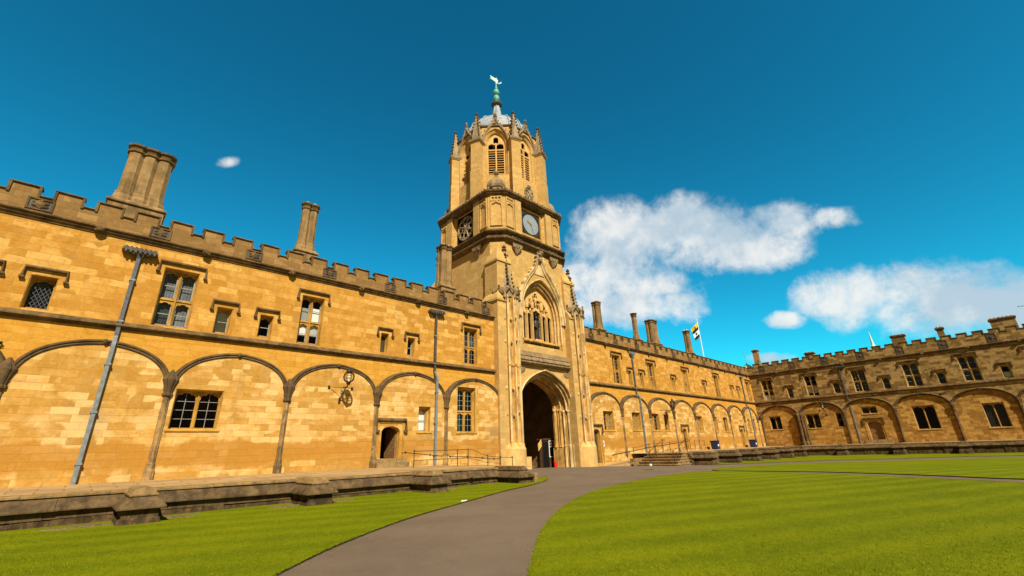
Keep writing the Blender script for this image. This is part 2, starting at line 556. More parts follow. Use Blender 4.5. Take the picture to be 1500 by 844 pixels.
class MB:
    def __init__(s, fr=None):
        s.v, s.f, s.mi = [], [], []
        s.fr = fr or (lambda a, b, c: (a, b, c))
        s.cur = 0

    def add(s, vs, fs):
        k = len(s.v)
        s.v += [s.fr(*p) for p in vs]
        s.f += [tuple(i + k for i in f) for f in fs]
        s.mi += [s.cur] * len(fs)
        return s

    def box(s, a0, a1, b0, b1, c0, c1):
        s.add([(a0, b0, c0), (a1, b0, c0), (a1, b1, c0), (a0, b1, c0), (a0, b0, c1), (a1, b0, c1), (a1, b1, c1), (a0, b1, c1)],
              [(0, 3, 2, 1), (4, 5, 6, 7), (0, 1, 5, 4), (1, 2, 6, 5), (2, 3, 7, 6), (3, 0, 4, 7)])
        return s

    def loft(s, rings, cap0=True, cap1=True, closed=True):
        n = len(rings[0])
        vs = [p for r in rings for p in r]
        fs = []
        for i in range(len(rings) - 1):
            for j in range(n if closed else n - 1):
                k = (j + 1) % n
                fs.append((i * n + j, i * n + k, (i + 1) * n + k, (i + 1) * n + j))
        if cap0:
            fs.append(tuple(range(n - 1, -1, -1)))
        if cap1:
            fs.append(tuple((len(rings) - 1) * n + j for j in range(n)))
        return s.add(vs, fs)

    def prism_d(s, poly, d0, d1):          # polygon in (s, z) pushed along d
        return s.loft([[(a, d0, z) for a, z in poly], [(a, d1, z) for a, z in poly]])

    def prism_z(s, poly, z0, z1):          # polygon in (s, d) pushed along z
        return s.loft([[(a, b, z0) for a, b in poly], [(a, b, z1) for a, b in poly]])

    def run(s, prof, s0, s1):              # profile in (d, z) pushed along s
        return s.loft([[(s0, d, z) for d, z in prof], [(s1, d, z) for d, z in prof]])

    def sweep(s, path, prof, closed=False):  # path in (s, z); profile in (n, d); n = outward from the path (left side)
        rings = []
        n = len(path)
        for i in range(n):
            a = path[max(0, i - 1)]
            b = path[min(n - 1, i + 1)]
            t = Vector((b[0] - a[0], b[1] - a[1]))
            t.normalize()
            nx, nz_ = -t.y, t.x
            if 0 < i < n - 1:
                t1 = (Vector(path[i]) - Vector(a)).normalized()
                t2 = (Vector(b) - Vector(path[i])).normalized()
                k = 1 / max(.5, math.sqrt(max(.01, (1 + t1.dot(t2)) / 2)))
            else:
                k = 1
            rings.append([(path[i][0] + nx * p * k, d, path[i][1] + nz_ * p * k) for p, d in prof])
        return s.loft(rings)

    def soffit(s, path, d0, d1):
        return s.loft([[(a, d0, z) for a, z in path], [(a, d1, z) for a, z in path]], False, False, False)

    def plate(s, outer, holes, d):
        polys = [[Vector((a, z, 0)) for a, z in outer]] + [[Vector((a, z, 0)) for a, z in h] for h in holes]
        tris = tessellate_polygon(polys)
        flat = [p for pl in ([outer] + holes) for p in pl]
        return s.add([(a, d, z) for a, z in flat], [tuple(t) for t in tris])

    def lathe(s, c, prof, n=12, ph=0.0, rib=None):
        rings = []
        for r_, z in prof:
            rings.append([(c[0] + r_ * cos(ph + 2 * pi * j / n) * (1 if not rib else rib[j % len(rib)]),
                           c[1] + r_ * sin(ph + 2 * pi * j / n) * (1 if not rib else rib[j % len(rib)]), z) for j in range(n)])
        return s.loft(rings)

    def tube(s, pts, r_, n=6):
        pts = [Vector(p) for p in pts]
        rings = []
        for i, p in enumerate(pts):
            t = (pts[min(i + 1, len(pts) - 1)] - pts[max(0, i - 1)]).normalized()
            a = t.orthogonal().normalized()
            b = t.cross(a)
            if i and rings:
                pa = prev - t * prev.dot(t)
                if pa.length > 1e-4:
                    a = pa.normalized()
                    b = t.cross(a)
            prev = a
            rad = r_[i] if isinstance(r_, (list, tuple)) else r_
            rings.append([tuple(p + a * rad * cos(2 * pi * j / n) + b * rad * sin(2 * pi * j / n)) for j in range(n)])
        return s.loft(rings)

    def lump(s, c, rx, ry, rz, seed=0, amt=.22, nu=9, nv=6):
        rg = random.Random(seed)
        rings = []
        for i in range(nv + 1):
            th = pi * i / nv
            ring = []
            for j in range(nu):
                k = 1 + rg.uniform(-amt, amt)
                ring.append((c[0] + rx * k * max(.02, sin(th)) * cos(2 * pi * j / nu), c[1] + ry * k * max(.02, sin(th)) * sin(2 * pi * j / nu), c[2] + rz * k * -cos(th)))
            rings.append(ring)
        return s.loft(rings)

    def build(s, name, mat, parent=None, label=None, smooth=False, origin=None):
        me = bpy.data.meshes.new(name)
        o0 = ORI.get(parent.name) if parent is not None else Vector(origin or (0, 0, 0))
        me.from_pydata([(x - o0.x, y - o0.y, z - o0.z) for x, y, z in s.v], [], s.f)
        bm = bmesh.new()
        bm.from_mesh(me)
        bmesh.ops.recalc_face_normals(bm, faces=bm.faces)
        bm.to_mesh(me)
        bm.free()
        mats = mat if isinstance(mat, list) else [mat]
        for mm in mats:
            me.materials.append(M[mm] if isinstance(mm, str) else mm)
        if len(mats) > 1:
            me.polygons.foreach_set('material_index', s.mi)
        if smooth:
            me.polygons.foreach_set('use_smooth', [True] * len(me.polygons))
            try:
                me.set_sharp_from_angle(angle=radians(38))
            except Exception:
                pass
        o = bpy.data.objects.new(name, me)
        COL.objects.link(o)
        if parent is not None:
            o.parent = parent
        else:
            o.location = o0
        ORI[o.name] = o0
        if label:
            o['label'] = label
        return o


def thing(name, label, cat, loc, group=None):
    o = bpy.data.objects.new(name, None)
    o.empty_display_size = .3
    COL.objects.link(o)
    o.location = loc
    o['label'], o['category'] = label, cat
    if group:
        o['group'] = group
    ORI[o.name] = Vector(loc)
    return o


def tag(o, label, cat, group=None):
    o['label'], o['category'] = label, cat
    if group:
        o['group'] = group
    return o


def struct(o, kind='structure'):
    o['kind'] = kind
    return o


def bez(p0, p1, p2, p3, n):
    out = []
    for i in range(n + 1):
        t = i / n
        a, b, c, d = (1 - t) ** 3, 3 * t * (1 - t) ** 2, 3 * t * t * (1 - t), t ** 3
        out.append((a * p0[0] + b * p1[0] + c * p2[0] + d * p3[0], a * p0[1] + b * p1[1] + c * p2[1] + d * p3[1]))
    return out


def arch(cx, hw, zs, za, n=10, k1=.62, k2=(.6, .93), zb=None):
    """left foot, over the apex, to the right foot"""
    r_ = za - zs
    R_ = bez((hw, 0), (hw, k1 * r_), (k2[0] * hw, k2[1] * r_), (0, r_), n)
    pts = [(cx - x, zs + z) for x, z in R_] + [(cx + x, zs + z) for x, z in reversed(R_[:-1])]
    if zb is not None:
        pts = [(cx - hw, zb)] + pts + [(cx + hw, zb)]
    return pts


def light_hole(a0, a1, z0, z1, cusp=True):
    """one cusped light of a window"""
    w = (a1 - a0) / 2
    c = (a0 + a1) / 2
    h = min(w * .95, (z1 - z0) * .4)
    base = arch(c, w, z1 - h, z1, 9, .7, (.6, .95))
    if cusp:
        n = len(base) - 1
        out = []
        for i, (x, z) in enumerate(base):
            t = i / n
            k = 0.20 * (1 - abs(sin(3 * pi * t))) ** 2 if 0.05 < t < .95 else 0
            out.append((x + (c - x) * k, z + (z1 - h - z) * k * .8))
        base = out
    return [(a0, z0)] + base + [(a1, z0)]


def smooth01(a, b, x):
    t = min(1, max(0, (x - a) / (b - a)))
    return t * t * (3 - 2 * t)


def gz(x, y):
    return -0.82 - 0.25 * smooth01(12, 45, x) + 0.18 * exp(-((x - 15) ** 2 + (y + 1) ** 2) / 50)


# ------------------------------------------------------------------ ground, path, lawns
def sheet(name, mat, x0, x1, y0, y1, st, off):
    nx, ny = int((x1 - x0) / st), int((y1 - y0) / st)
    vs = [(x0 + (x1 - x0) * i / nx, y0 + (y1 - y0) * j / ny) for j in range(ny + 1) for i in range(nx + 1)]
    b = MB()
    b.add([(x, y, gz(x, y) + off) for x, y in vs], [(j * (nx + 1) + i, j * (nx + 1) + i + 1, (j + 1) * (nx + 1) + i + 1, (j + 1) * (nx + 1) + i) for j in range(ny) for i in range(nx)])
    return struct(b.build(name, mat, smooth=True))


b = MB()
b.add([(-3000, -3000, -1.6), (3000, -3000, -1.6), (3000, 3000, -1.6), (-3000, 3000, -1.6)], [(0, 1, 2, 3)])
struct(b.build('ground', 'path'))
sheet('path', 'path', -40, 56, -60, 12, 1.0, 0.0)


def catmull(pts, n=6):
    out = []
    for i in range(len(pts) - 1):
        p = [Vector(pts[max(0, i - 1)]), Vector(pts[i]), Vector(pts[i + 1]), Vector(pts[min(len(pts) - 1, i + 2)])]
        for k in range(n):
            t = k / n
            q = .5 * (2 * p[1] + (p[2] - p[0]) * t + (2 * p[0] - 5 * p[1] + 4 * p[2] - p[3]) * t * t + (3 * p[1] - p[0] - 3 * p[2] + p[3]) * t ** 3)
            out.append((q.x, q.y))
    out.append(tuple(pts[-1]))
    return out


def inside(poly, x, y):
    r_ = False
    n = len(poly)
    j = n - 1
    for i in range(n):
        if (poly[i][1] > y) != (poly[j][1] > y) and x < (poly[j][0] - poly[i][0]) * (y - poly[i][1]) / (poly[j][1] - poly[i][1]) + poly[i][0]:
            r_ = not r_
        j = i
    return r_


LH = .035


def lawn(name, outline, label=None):
    from mathutils.geometry import delaunay_2d_cdt
    pts = [Vector(p) for p in outline]
    n = len(pts)
    xs = [p.x for p in pts]
    ys = [p.y for p in pts]
    inner = []
    x = min(xs)
    while x < max(xs):
        y = min(ys)
        while y < max(ys):
            if inside(outline, x, y):
                inner.append(Vector((x, y)))
            y += 1.5
        x += 1.5
    vs, es, fs, *_ = delaunay_2d_cdt(pts + inner, [(i, (i + 1) % n) for i in range(n)], [], 1, 1e-5)
    b = MB()
    b.add([(v.x, v.y, gz(v.x, v.y) + LH) for v in vs], [tuple(f) for f in fs])
    b.cur = 1
    rg = random.Random(3)
    ring0 = [(p.x, p.y, gz(p.x, p.y) + LH) for p in pts]
    ring1 = [(p.x, p.y, gz(p.x, p.y) - .03) for p in pts]
    b.loft([ring0, ring1], False, False)
    o = struct(b.build(name, ['lawn', 'soil']))
    return o


LEFT_EDGE = catmull([(-14, -20.5), (-7.0, -15.37), (-6.08, -14.38), (-4.71, -13.07), (-2.43, -11.38), (.47, -9.78), (3.24, -8.33), (5.58, -7.40), (7.3, -6.5), (8.4, -5.7), (8.75, -5.1), (8.2, -4.75), (7.4, -4.9)])
LAWN_L = LEFT_EDGE + [(7.0, -4.9), (-30, -4.9), (-30, -20.5)]
RIGHT_EDGE = catmull([(-6.6, -19.3), (-5.02, -17.69), (-4.11, -16.85), (-3.36, -16.2), (-2.45, -15.42), (-1.51, -14.7), (-.44, -13.95), (1.95, -12.52), (5.06, -11.17), (8.48, -10.35), (10.7, -10.0), (13.3, -9.95), (14.9, -10.35), (15.5, -11.3), (15.3, -13.5), (14.7, -15.3), (13.55, -17.72), (12.35, -19.59), (11.44, -21.04), (8.5, -26), (4.5, -31)])
LAWN_R = RIGHT_EDGE + [(-10, -34), (-12, -25), (-9.5, -22.5)]
LAWN_2 = catmull([(16.0, -10.6), (16.6, -10.0), (18.3, -9.5), (21.7, -9.9), (27, -11.1), (31.1, -14.6), (35.5, -18.6), (37.4, -21.6), (39, -29)]) + catmull([(10.0, -29), (13.1, -21.1), (14.03, -19.5), (15.22, -17.5), (16.2, -14.9), (16.3, -12.1), (16.0, -10.6)])[:-1]
LAWN_3 = catmull([(25.0, -5.3), (24.6, -6.6), (27.1, -7.6), (33.2, -10.2), (37.2, -14.1), (41.0, -18.1), (42.5, -21.7), (44, -29)]) + [(50.3, -29), (50.3, -5.0), (25.2, -5.0)]
lawn('lawn', LAWN_L)
lawn('lawn', LAWN_R)
lawn('lawn', LAWN_2)
lawn('lawn', LAWN_3)

# grass blades, thick close to the camera and along the cut edges
rng = np.random.default_rng(5)


def blades():
    P = []
    E2 = np.array([EYE.x, EYE.y])
    LL, LR = np.array(LAWN_L), np.array(LAWN_R)

    def pin(poly, X_, Y_):
        r_ = np.zeros(len(X_), bool)
        n = len(poly)
        j = n - 1
        for i in range(n):
            xi, yi, xj, yj = poly[i][0], poly[i][1], poly[j][0], poly[j][1]
            c = ((yi > Y_) != (yj > Y_))
            with np.errstate(divide='ignore', invalid='ignore'):
                c &= X_ < (xj - xi) * (Y_ - yi) / (yj - yi + 1e-12) + xi
            r_ ^= c
            j = i
        return r_
    # density falls with distance from the eye
    N = 520000
    dist = 5.5 + 15.5 * rng.random(N) ** 1.25
    ang = rng.uniform(YAW - .95, YAW + .95, N)
    X_ = E2[0] + dist * np.sin(ang)
    Y_ = E2[1] + dist * np.cos(ang)
    k = pin(LL, X_, Y_) | pin(LR, X_, Y_)
    k &= ~((Y_ > -5.35) | ((Y_ > -6.75) & (np.abs(((X_ + 6.8 + 2.115) % 4.231) - 2.115) < .6)))
    X_, Y_ = X_[k], Y_[k]
    # cut edges
    ed = [np.array(LEFT_EDGE), np.array(RIGHT_EDGE)]
    for e in ed:
        seg = np.diff(e, axis=0)
        L = np.hypot(seg[:, 0], seg[:, 1])
        n = 26000
        i = rng.choice(len(seg), n, p=L / L.sum())
        t = rng.random(n)[:, None]
        q = e[i] + seg[i] * t + rng.normal(0, .018, (n, 2))
        X_ = np.concatenate([X_, q[:, 0]])
        Y_ = np.concatenate([Y_, q[:, 1]])
    n = len(X_)
    t = np.clip((X_ - 12) / 33, 0, 1)
    Z_ = -0.82 - 0.25 * t * t * (3 - 2 * t) + 0.18 * np.exp(-((X_ - 15) ** 2 + (Y_ + 1) ** 2) / 50) + LH - .004
    a = rng.uniform(0, 2 * pi, n)
    w = rng.uniform(.0025, .005, n)
    h = rng.uniform(.009, .023, n)
    lx, ly = rng.normal(0, .010, n), rng.normal(0, .010, n)
    V = np.empty((n, 3, 3), np.float32)
    V[:, 0] = np.stack([X_ - w * np.cos(a), Y_ - w * np.sin(a), Z_], 1)
    V[:, 1] = np.stack([X_ + w * np.cos(a), Y_ + w * np.sin(a), Z_], 1)
    V[:, 2] = np.stack([X_ + lx, Y_ + ly, Z_ + h], 1)
    me = bpy.data.meshes.new('grass')
    me.vertices.add(n * 3)
    me.vertices.foreach_set('co', V.ravel())
    me.loops.add(n * 3)
    me.loops.foreach_set('vertex_index', np.arange(n * 3, dtype=np.int32))
    me.polygons.add(n)
    me.polygons.foreach_set('loop_start', np.arange(0, n * 3, 3, dtype=np.int32))
    me.polygons.foreach_set('loop_total', np.full(n, 3, np.int32))
    me.update(calc_edges=True)
    me.materials.append(M['blade'])
    o = bpy.data.objects.new('grass', me)
    COL.objects.link(o)
    struct(o, 'stuff')


blades()


# ------------------------------------------------------------------ terraces
def tz_left(x, y):
    return .024 * y - .13 * smooth01(3.0, 9.0, x)


def paving(name, x0, x1, y0, y1, zf, st=.9):
    nx, ny = max(1, int((x1 - x0) / st)), max(1, int((y1 - y0) / st))
    b = MB()
    b.add([(x0 + (x1 - x0) * i / nx, y0 + (y1 - y0) * j / ny, zf(x0 + (x1 - x0) * i / nx, y0 + (y1 - y0) * j / ny)) for j in range(ny + 1) for i in range(nx + 1)],
          [(j * (nx + 1) + i, j * (nx + 1) + i + 1, (j + 1) * (nx + 1) + i + 1, (j + 1) * (nx + 1) + i) for j in range(ny) for i in range(nx)])
    return struct(b.build(name, 'paving'))


paving('terrace_paving', -30, 8.6, -4.75, .5, tz_left)
paving('terrace_paving', 24.3, 55.6, -4.75, .5, lambda x, y: .01 * y)
paving('terrace_paving', 50.55, 55.8, -30, -4.75, lambda x, y: -.03)

WPROF = [(-.42, .02), (0, 0), (.005, -.055), (-.03, -.062), (-.03, -.085), (.02, -.10), (.22, -.36), (.24, -.40), (.24, -.44), (.10, -.455), (.10, -.70), (.15, -.715), (.17, -1.35), (-.42, -1.35)]


def split_prof(out):
    """the wall profile cut into its stones: lip, weathered slope, base"""
    return out[:3], out[3:9], out[9:13]


def terrace(name, label, fr, s0, s1, edge, cs, zf, pier_e=1.62, hw=.25, endcap=0):
    """fr maps (s, d, z); edge = d of the coping line; piers stand at the s in cs"""
    t = thing(name, label, 'wall', fr((s0 + s1) / 2, edge, -.85))
    rg = random.Random(len(name) + int(s1))
    n = max(2, int((s1 - s0) / 1.4))
    ss = [s0 + (s1 - s0) * i / n for i in range(n + 1)]

    def band(prof, mat, nm, jit=0.0):
        b = MB(fr)                          # laid stone by stone, none quite true
        s_ = s0
        while s_ < s1 - .01:
            e = min(s1, s_ + rg.uniform(.8, 1.7))
            if s1 - e < .4:
                e = s1
            jd, jz = rg.uniform(-.010, .010), rg.uniform(-.006, .006)
            b.loft([[(q, edge + o + (jd if o > -.3 else 0), zf(q) + z + jz) for o, z in prof] for q in (s_ + .004, e - .004)])
            s_ = e
        return b.build(nm, mat, t)
    band([(-.42, .02), (0, .012), (.012, -.012), (.012, -.055), (-.03, -.062), (-.42, -.062)], 'lip', 'coping')
    band([(-.40, -.066), (-.03, -.066), (-.03, -.085), (.02, -.10), (.10, -.175), (.115, -.175), (.22, -.29), (.24, -.325), (.24, -.355), (-.40, -.355)], 'terr', 'weathered_course')
    band([(-.40, -.359), (.12, -.359), (.12, -.53), (-.40, -.53)], 'terr', 'wall_face')
    b = MB(fr)                              # rough footing stones
    s_ = s0
    while s_ < s1:
        L = rg.uniform(.35, .8)
        e = min(s1, s_ + L)
        z0 = zf((s_ + e) / 2)
        b.box(s_ + .004, e - .004, edge - .38, edge + .10 + rg.uniform(0, .07), -1.5, z0 - .534 - rg.uniform(0, .04))
        s_ = e
    b.build('footing', 'rubble', t)
    for c in cs:
        z0 = zf(c)
        d0 = edge - .30
        f = edge + pier_e

        def rect(o, z, w=hw):
            return [(c - w - o, d0, z0 + z), (c + w + o, d0, z0 + z), (c + w + o, f + o - .24, z0 + z), (c - w - o, f + o - .24, z0 + z)]
        b = MB(fr)
        b.loft([rect(-.02, -.11), rect(.0, -.115), rect(.09, -.20), rect(.10, -.20), rect(.2, -.31), rect(.22, -.345), rect(.22, -.375)])
        p = b.build('pier', 'terr', t)
        b = MB(fr)
        b.loft([rect(.02, -.106), rect(.03, -.09), rect(.03, -.06), rect(.0, -.05), rect(-.06, .06), rect(-.1, .075)])
        b.build('pier_cap', 'lip' if c < 3 else 'terr', p)
        b = MB(fr)
        b.loft([rect(.10, -.38), rect(.10, -.56), rect(.13, -.575), rect(.18, -.72), rect(.22, -1.4)])
        b.build('pier_base', 'rubble', p)
    return t


PW = 4.231
terrace('terrace_wall', 'dark weathered stepped terrace wall with stub piers beside the left lawn', fr_west, -30, 7.0, 5.0, [-6.8 - PW * k for k in (2, 1, 0)] + [-2.57, 1.69, 6.1],
        lambda s_: -.09 - .05 * smooth01(-8, 2, s_) - .10 * smooth01(4, 9, s_))
bl = MB(fr_west)
bl.box(6.9, 7.25, .4, 5.0, -1.4, -.36)
terr_r = terrace('terrace_wall', 'sunlit side terrace wall with stub piers right of the stone steps', fr_west, 24.4, 50.0, 5.0, [25.2 + 4.404 * k for k in range(6)], lambda s_: -.05)
terrace('terrace_wall', 'long low terrace wall with stub piers in front of the shaded brown range', fr_north, 5.3, 31, 5.0, [9.3 + 4.57 * k for k in range(5)], lambda s_: -.06)


# ------------------------------------------------------------------ ranges
def window(own, fr, dface, s0, s1, z0, z1, lights, transom, trim, mould, hood=True, pane='rect', blinds=(), reflect_mat=None, head=True, inset=.055, cusp=True, sill=True):
    """stone frame with mullion, transom and cusped lights (part); pane, glazing bars, hood mould, blind (sub-parts)"""
    b = MB(fr)
    dp = dface - .25
    a0, a1, c0, c1 = s0 + inset, s1 - inset, z0 + (inset if not sill else .02), z1 - inset
    # moulded reveal: two slanted steps
    r_ = [[(s0, z0), (s1, z0), (s1, z1), (s0, z1)], [(s0 + .03, z0 + .005), (s1 - .03, z0 + .005), (s1 - .03, z1 - .03), (s0 + .03, z1 - .03)], [(s0 + .035, z0 + .008), (s1 - .035, z0 + .008), (s1 - .035, z1 - .035), (s0 + .035, z1 - .035)], [(a0, c0), (a1, c0), (a1, c1), (a0, c1)]]
    dd = [dface + .004, dface - .035, dface - .13, dp]
    b.loft([[(a, d, z) for a, z in q] for q, d in zip(r_, dd)], False, False)
    mw = .092 if lights > 1 else 0
    th = .10 if transom else 0
    lw = ((a1 - a0) - mw * (lights - 1)) / lights
    rows = [(c0 + .02, c1)]
    if transom:
        zm = c0 + (c1 - c0) * .47
        rows = [(c0 + .02, zm - th / 2), (zm + th / 2, c1)]
    holes, L = [], []
    e = .012
    for za, zb in rows:
        for i in range(lights):
            x0 = a0 + i * (lw + mw)
            h = light_hole(x0 + e, x0 + lw - e, za + .01, zb - .05, cusp)
            holes.append(h)
            L.append((x0 + e, x0 + lw - e, za + .01, zb - .05))
    outer = [(a0, c0), (a1, c0), (a1, c1), (a0, c1)]
    b.plate(outer, holes, dp)
    for h in holes:
        b.soffit(h + [h[0]], dp, dp - .11)
    # raised mullion and transom noses
    for i in range(1, lights):
        x = a0 + i * (lw + mw) - mw / 2
        b.prism_z([(x - mw / 2 + .012, dp - .02), (x - .018, dp + .05), (x + .018, dp + .05), (x + mw / 2 - .012, dp - .02)], c0, c1 - .03)
    if transom:
        b.run([(dp - .02, zm - th / 2 + .01), (dp + .042, zm - .02), (dp + .042, zm + .015), (dp - .02, zm + th / 2 - .01)], a0, a1)
    if sill:
        b.run([(dface + .0, z0 - .002), (dface + .045, z0 - .03), (dface + .045, z0 - .09), (dface - .02, z0 - .10), (dface - .02, z0 - .002)], s0 - .08, s1 + .08)
    o = b.build('window', trim, own)
    g = MB(fr)
    k = 0
    rg = random.Random(int(s0 * 100) + int(z0 * 10))
    for x0, x1, za, zb in L:
        ti = rg.uniform(-.006, .006)
        g.add([(x0 - .02, dp - .075 + ti, za - .01), (x1 + .02, dp - .075 - ti, za - .01), (x1 + .02, dp - .075 - ti * .5, zb), (x0 - .02, dp - .075 + ti * 1.5, zb)], [(0, 1, 2, 3)])
    g.build('pane', 'glass', o)
    if pane:
        g = MB(fr)
        for x0, x1, za, zb in L:
            dz = dp - .066
            if pane == 'diamond':
                st = .115
                w_, h_ = x1 - x0, zb - za
                n = int((w_ + h_ * .62) / st) + 2
                for i in range(-int(h_ * .62 / st) - 1, n):
                    for sgn in (1, -1):
                        # line x = x0 + i*st + sgn*t*.62 , z = za + t
                        pts = []
                        for t in np.linspace(0, h_, 25):
                            x = (x0 + i * st + t * .62) if sgn > 0 else (x1 - i * st - t * .62)
                            if x0 <= x <= x1:
                                pts.append((x, za + t))
                        if len(pts) > 1:
                            (xa, z_a), (xb, z_b) = pts[0], pts[-1]
                            q = .005
                            g.add([(xa - q, dz, z_a), (xa + q, dz, z_a), (xb + q, dz, z_b), (xb - q, dz, z_b)], [(0, 1, 2, 3)])
            else:
                nr = max(2, int(round((zb - za) / .30))) if pane == 'rect' else 2
                hw = .009 if pane == 'rect' else .016
                for i in range(1, nr):
                    z = za + (zb - za) * i / nr
                    g.box(x0, x1, dz - .012, dz + .006, z - hw, z + hw)
                if pane == 'rect' and x1 - x0 > .34:
                    g.box((x0 + x1) / 2 - hw, (x0 + x1) / 2 + hw, dz - .012, dz + .004, za, zb)
                if pane == 'sash':
                    for xx in (x0 + .02, x1 - .02):
                        g.box(xx - .02, xx + .02, dz - .014, dz + .003, za, zb)
                    g.box(x0, x1, dz - .014, dz + .003, za, za + .04)
        g.build('glazing_bars', 'leadbar' if pane == 'diamond' else 'bar', o)
    for (i, fz0, fz1) in blinds:
        x0, x1, za, zb = L[i]
        g = MB(fr)
        g.add([(x0 - .03, dp - .13, za + (zb - za) * fz0), (x1 + .03, dp - .13, za + (zb - za) * fz0), (x1 + .03, dp - .13, za + (zb - za) * fz1), (x0 - .03, dp - .13, za + (zb - za) * fz1)], [(0, 1, 2, 3)])
        g.build('blind', 'blind', o)
    if reflect_mat:  # pleated sheets behind the glass, their grey standing in for reflected sky
        g = MB(fr)
        for i, (x0, x1, za, zb) in enumerate(L):
            if any(q[0] == i for q in blinds):
                continue
            n = 10
            g.loft([[(x0 - .04 + (x1 - x0 + .08) * k / n, dp - .20 - .02 * (k % 2), z) for k in range(n + 1)] for z in (za - .02, zb + .02)], False, False, False)
        if g.v:
            g.build('curtain', reflect_mat, o)
    if hood:
        g = MB(fr)
        hz = z1 + .19
        pr = [(0, dface - .01), (0, dface + .10), (.02, dface + .12), (.05, dface + .12), (.09, dface + .02), (.09, dface - .01)]
        w0, w1 = s0 - .16, s1 + .16
        drop = .36 if (z1 - z0) > 1.5 else .30
        g.sweep([(w0, hz - drop), (w0, hz), (w1, hz), (w1, hz - drop)], pr)
        for x, sg in ((w0, -1), (w1, 1)):
            g.box(x - .10 if sg < 0 else x - .03, x + .03 if sg < 0 else x + .10, dface - .01, dface + .13, hz - drop - .06, hz - drop + .003)
        g.build('hood_mould', mould, o)
    return o


def door_frame(own, fr, dface, s0, s1, z0, z1, trim, mould, hood=True, leaf='wood', leafopen=False, rise=.32):
    c, hw = (s0 + s1) / 2, (s1 - s0) / 2
    b = MB(fr)
    path = arch(c, hw, z1 - rise, z1, 8, .65, (.6, .93), z0)
    path2 = [(c + (x - c) * .94, z0 + (z - z0) * .985) for x, z in path]
    path3 = [(c + (x - c) * .90, z0 + (z - z0) * .97) for x, z in path]
    b.loft([[(a, d, z) for a, z in q] for q, d in ((path, dface + .003), (path2, dface - .05), (path2, dface - .12), (path3, dface - .17), (path3, dface - .34))], False, False, False)
    b.sweep([(s0 - .17, z0), (s0 - .17, z1 + .16), (s1 + .17, z1 + .16), (s1 + .17, z0)], [(-.03, dface - .01), (-.03, dface + .035), (.05, dface + .035), (.05, dface - .01)])
    o = b.build('door', trim, own)
    if leafopen:
        b = MB(fr)
        p0 = (c + hw * .9, dface - .30)
        b.prism_z([(p0[0], p0[1]), (p0[0] - .05, p0[1]), (p0[0] - .16, p0[1] - .86), (p0[0] - .10, p0[1] - .87)], z0 + .02, z1 - .1)
        b.build('door_leaf', leaf, o)
    elif leaf:
        b = MB(fr)
        b.plate(path3, [], dface - .30)
        for i in range(1, 5):
            x = c - hw * .9 + hw * 1.8 * i / 5
            b.box(x - .012, x + .012, dface - .30, dface - .285, z0 + .02, z1 - rise * .9)
        lf = b.build('door_leaf', leaf, o)
    if hood:
        g = MB(fr)
        hz = z1 + .22
        pr = [(0, dface - .01), (0, dface + .10), (.03, dface + .13), (.075, dface + .13), (.12, dface + .03), (.12, dface - .01)]
        w0, w1 = s0 - .26, s1 + .26
        g.sweep([(w0, hz - .42), (w0, hz), (w1, hz), (w1, hz - .42)], pr)
        for x in (w0, w1):
            g.box(x - .1, x + .1, dface - .01, dface + .14, hz - .52, hz - .417)
        g.build('hood_mould', mould, o)
    return o


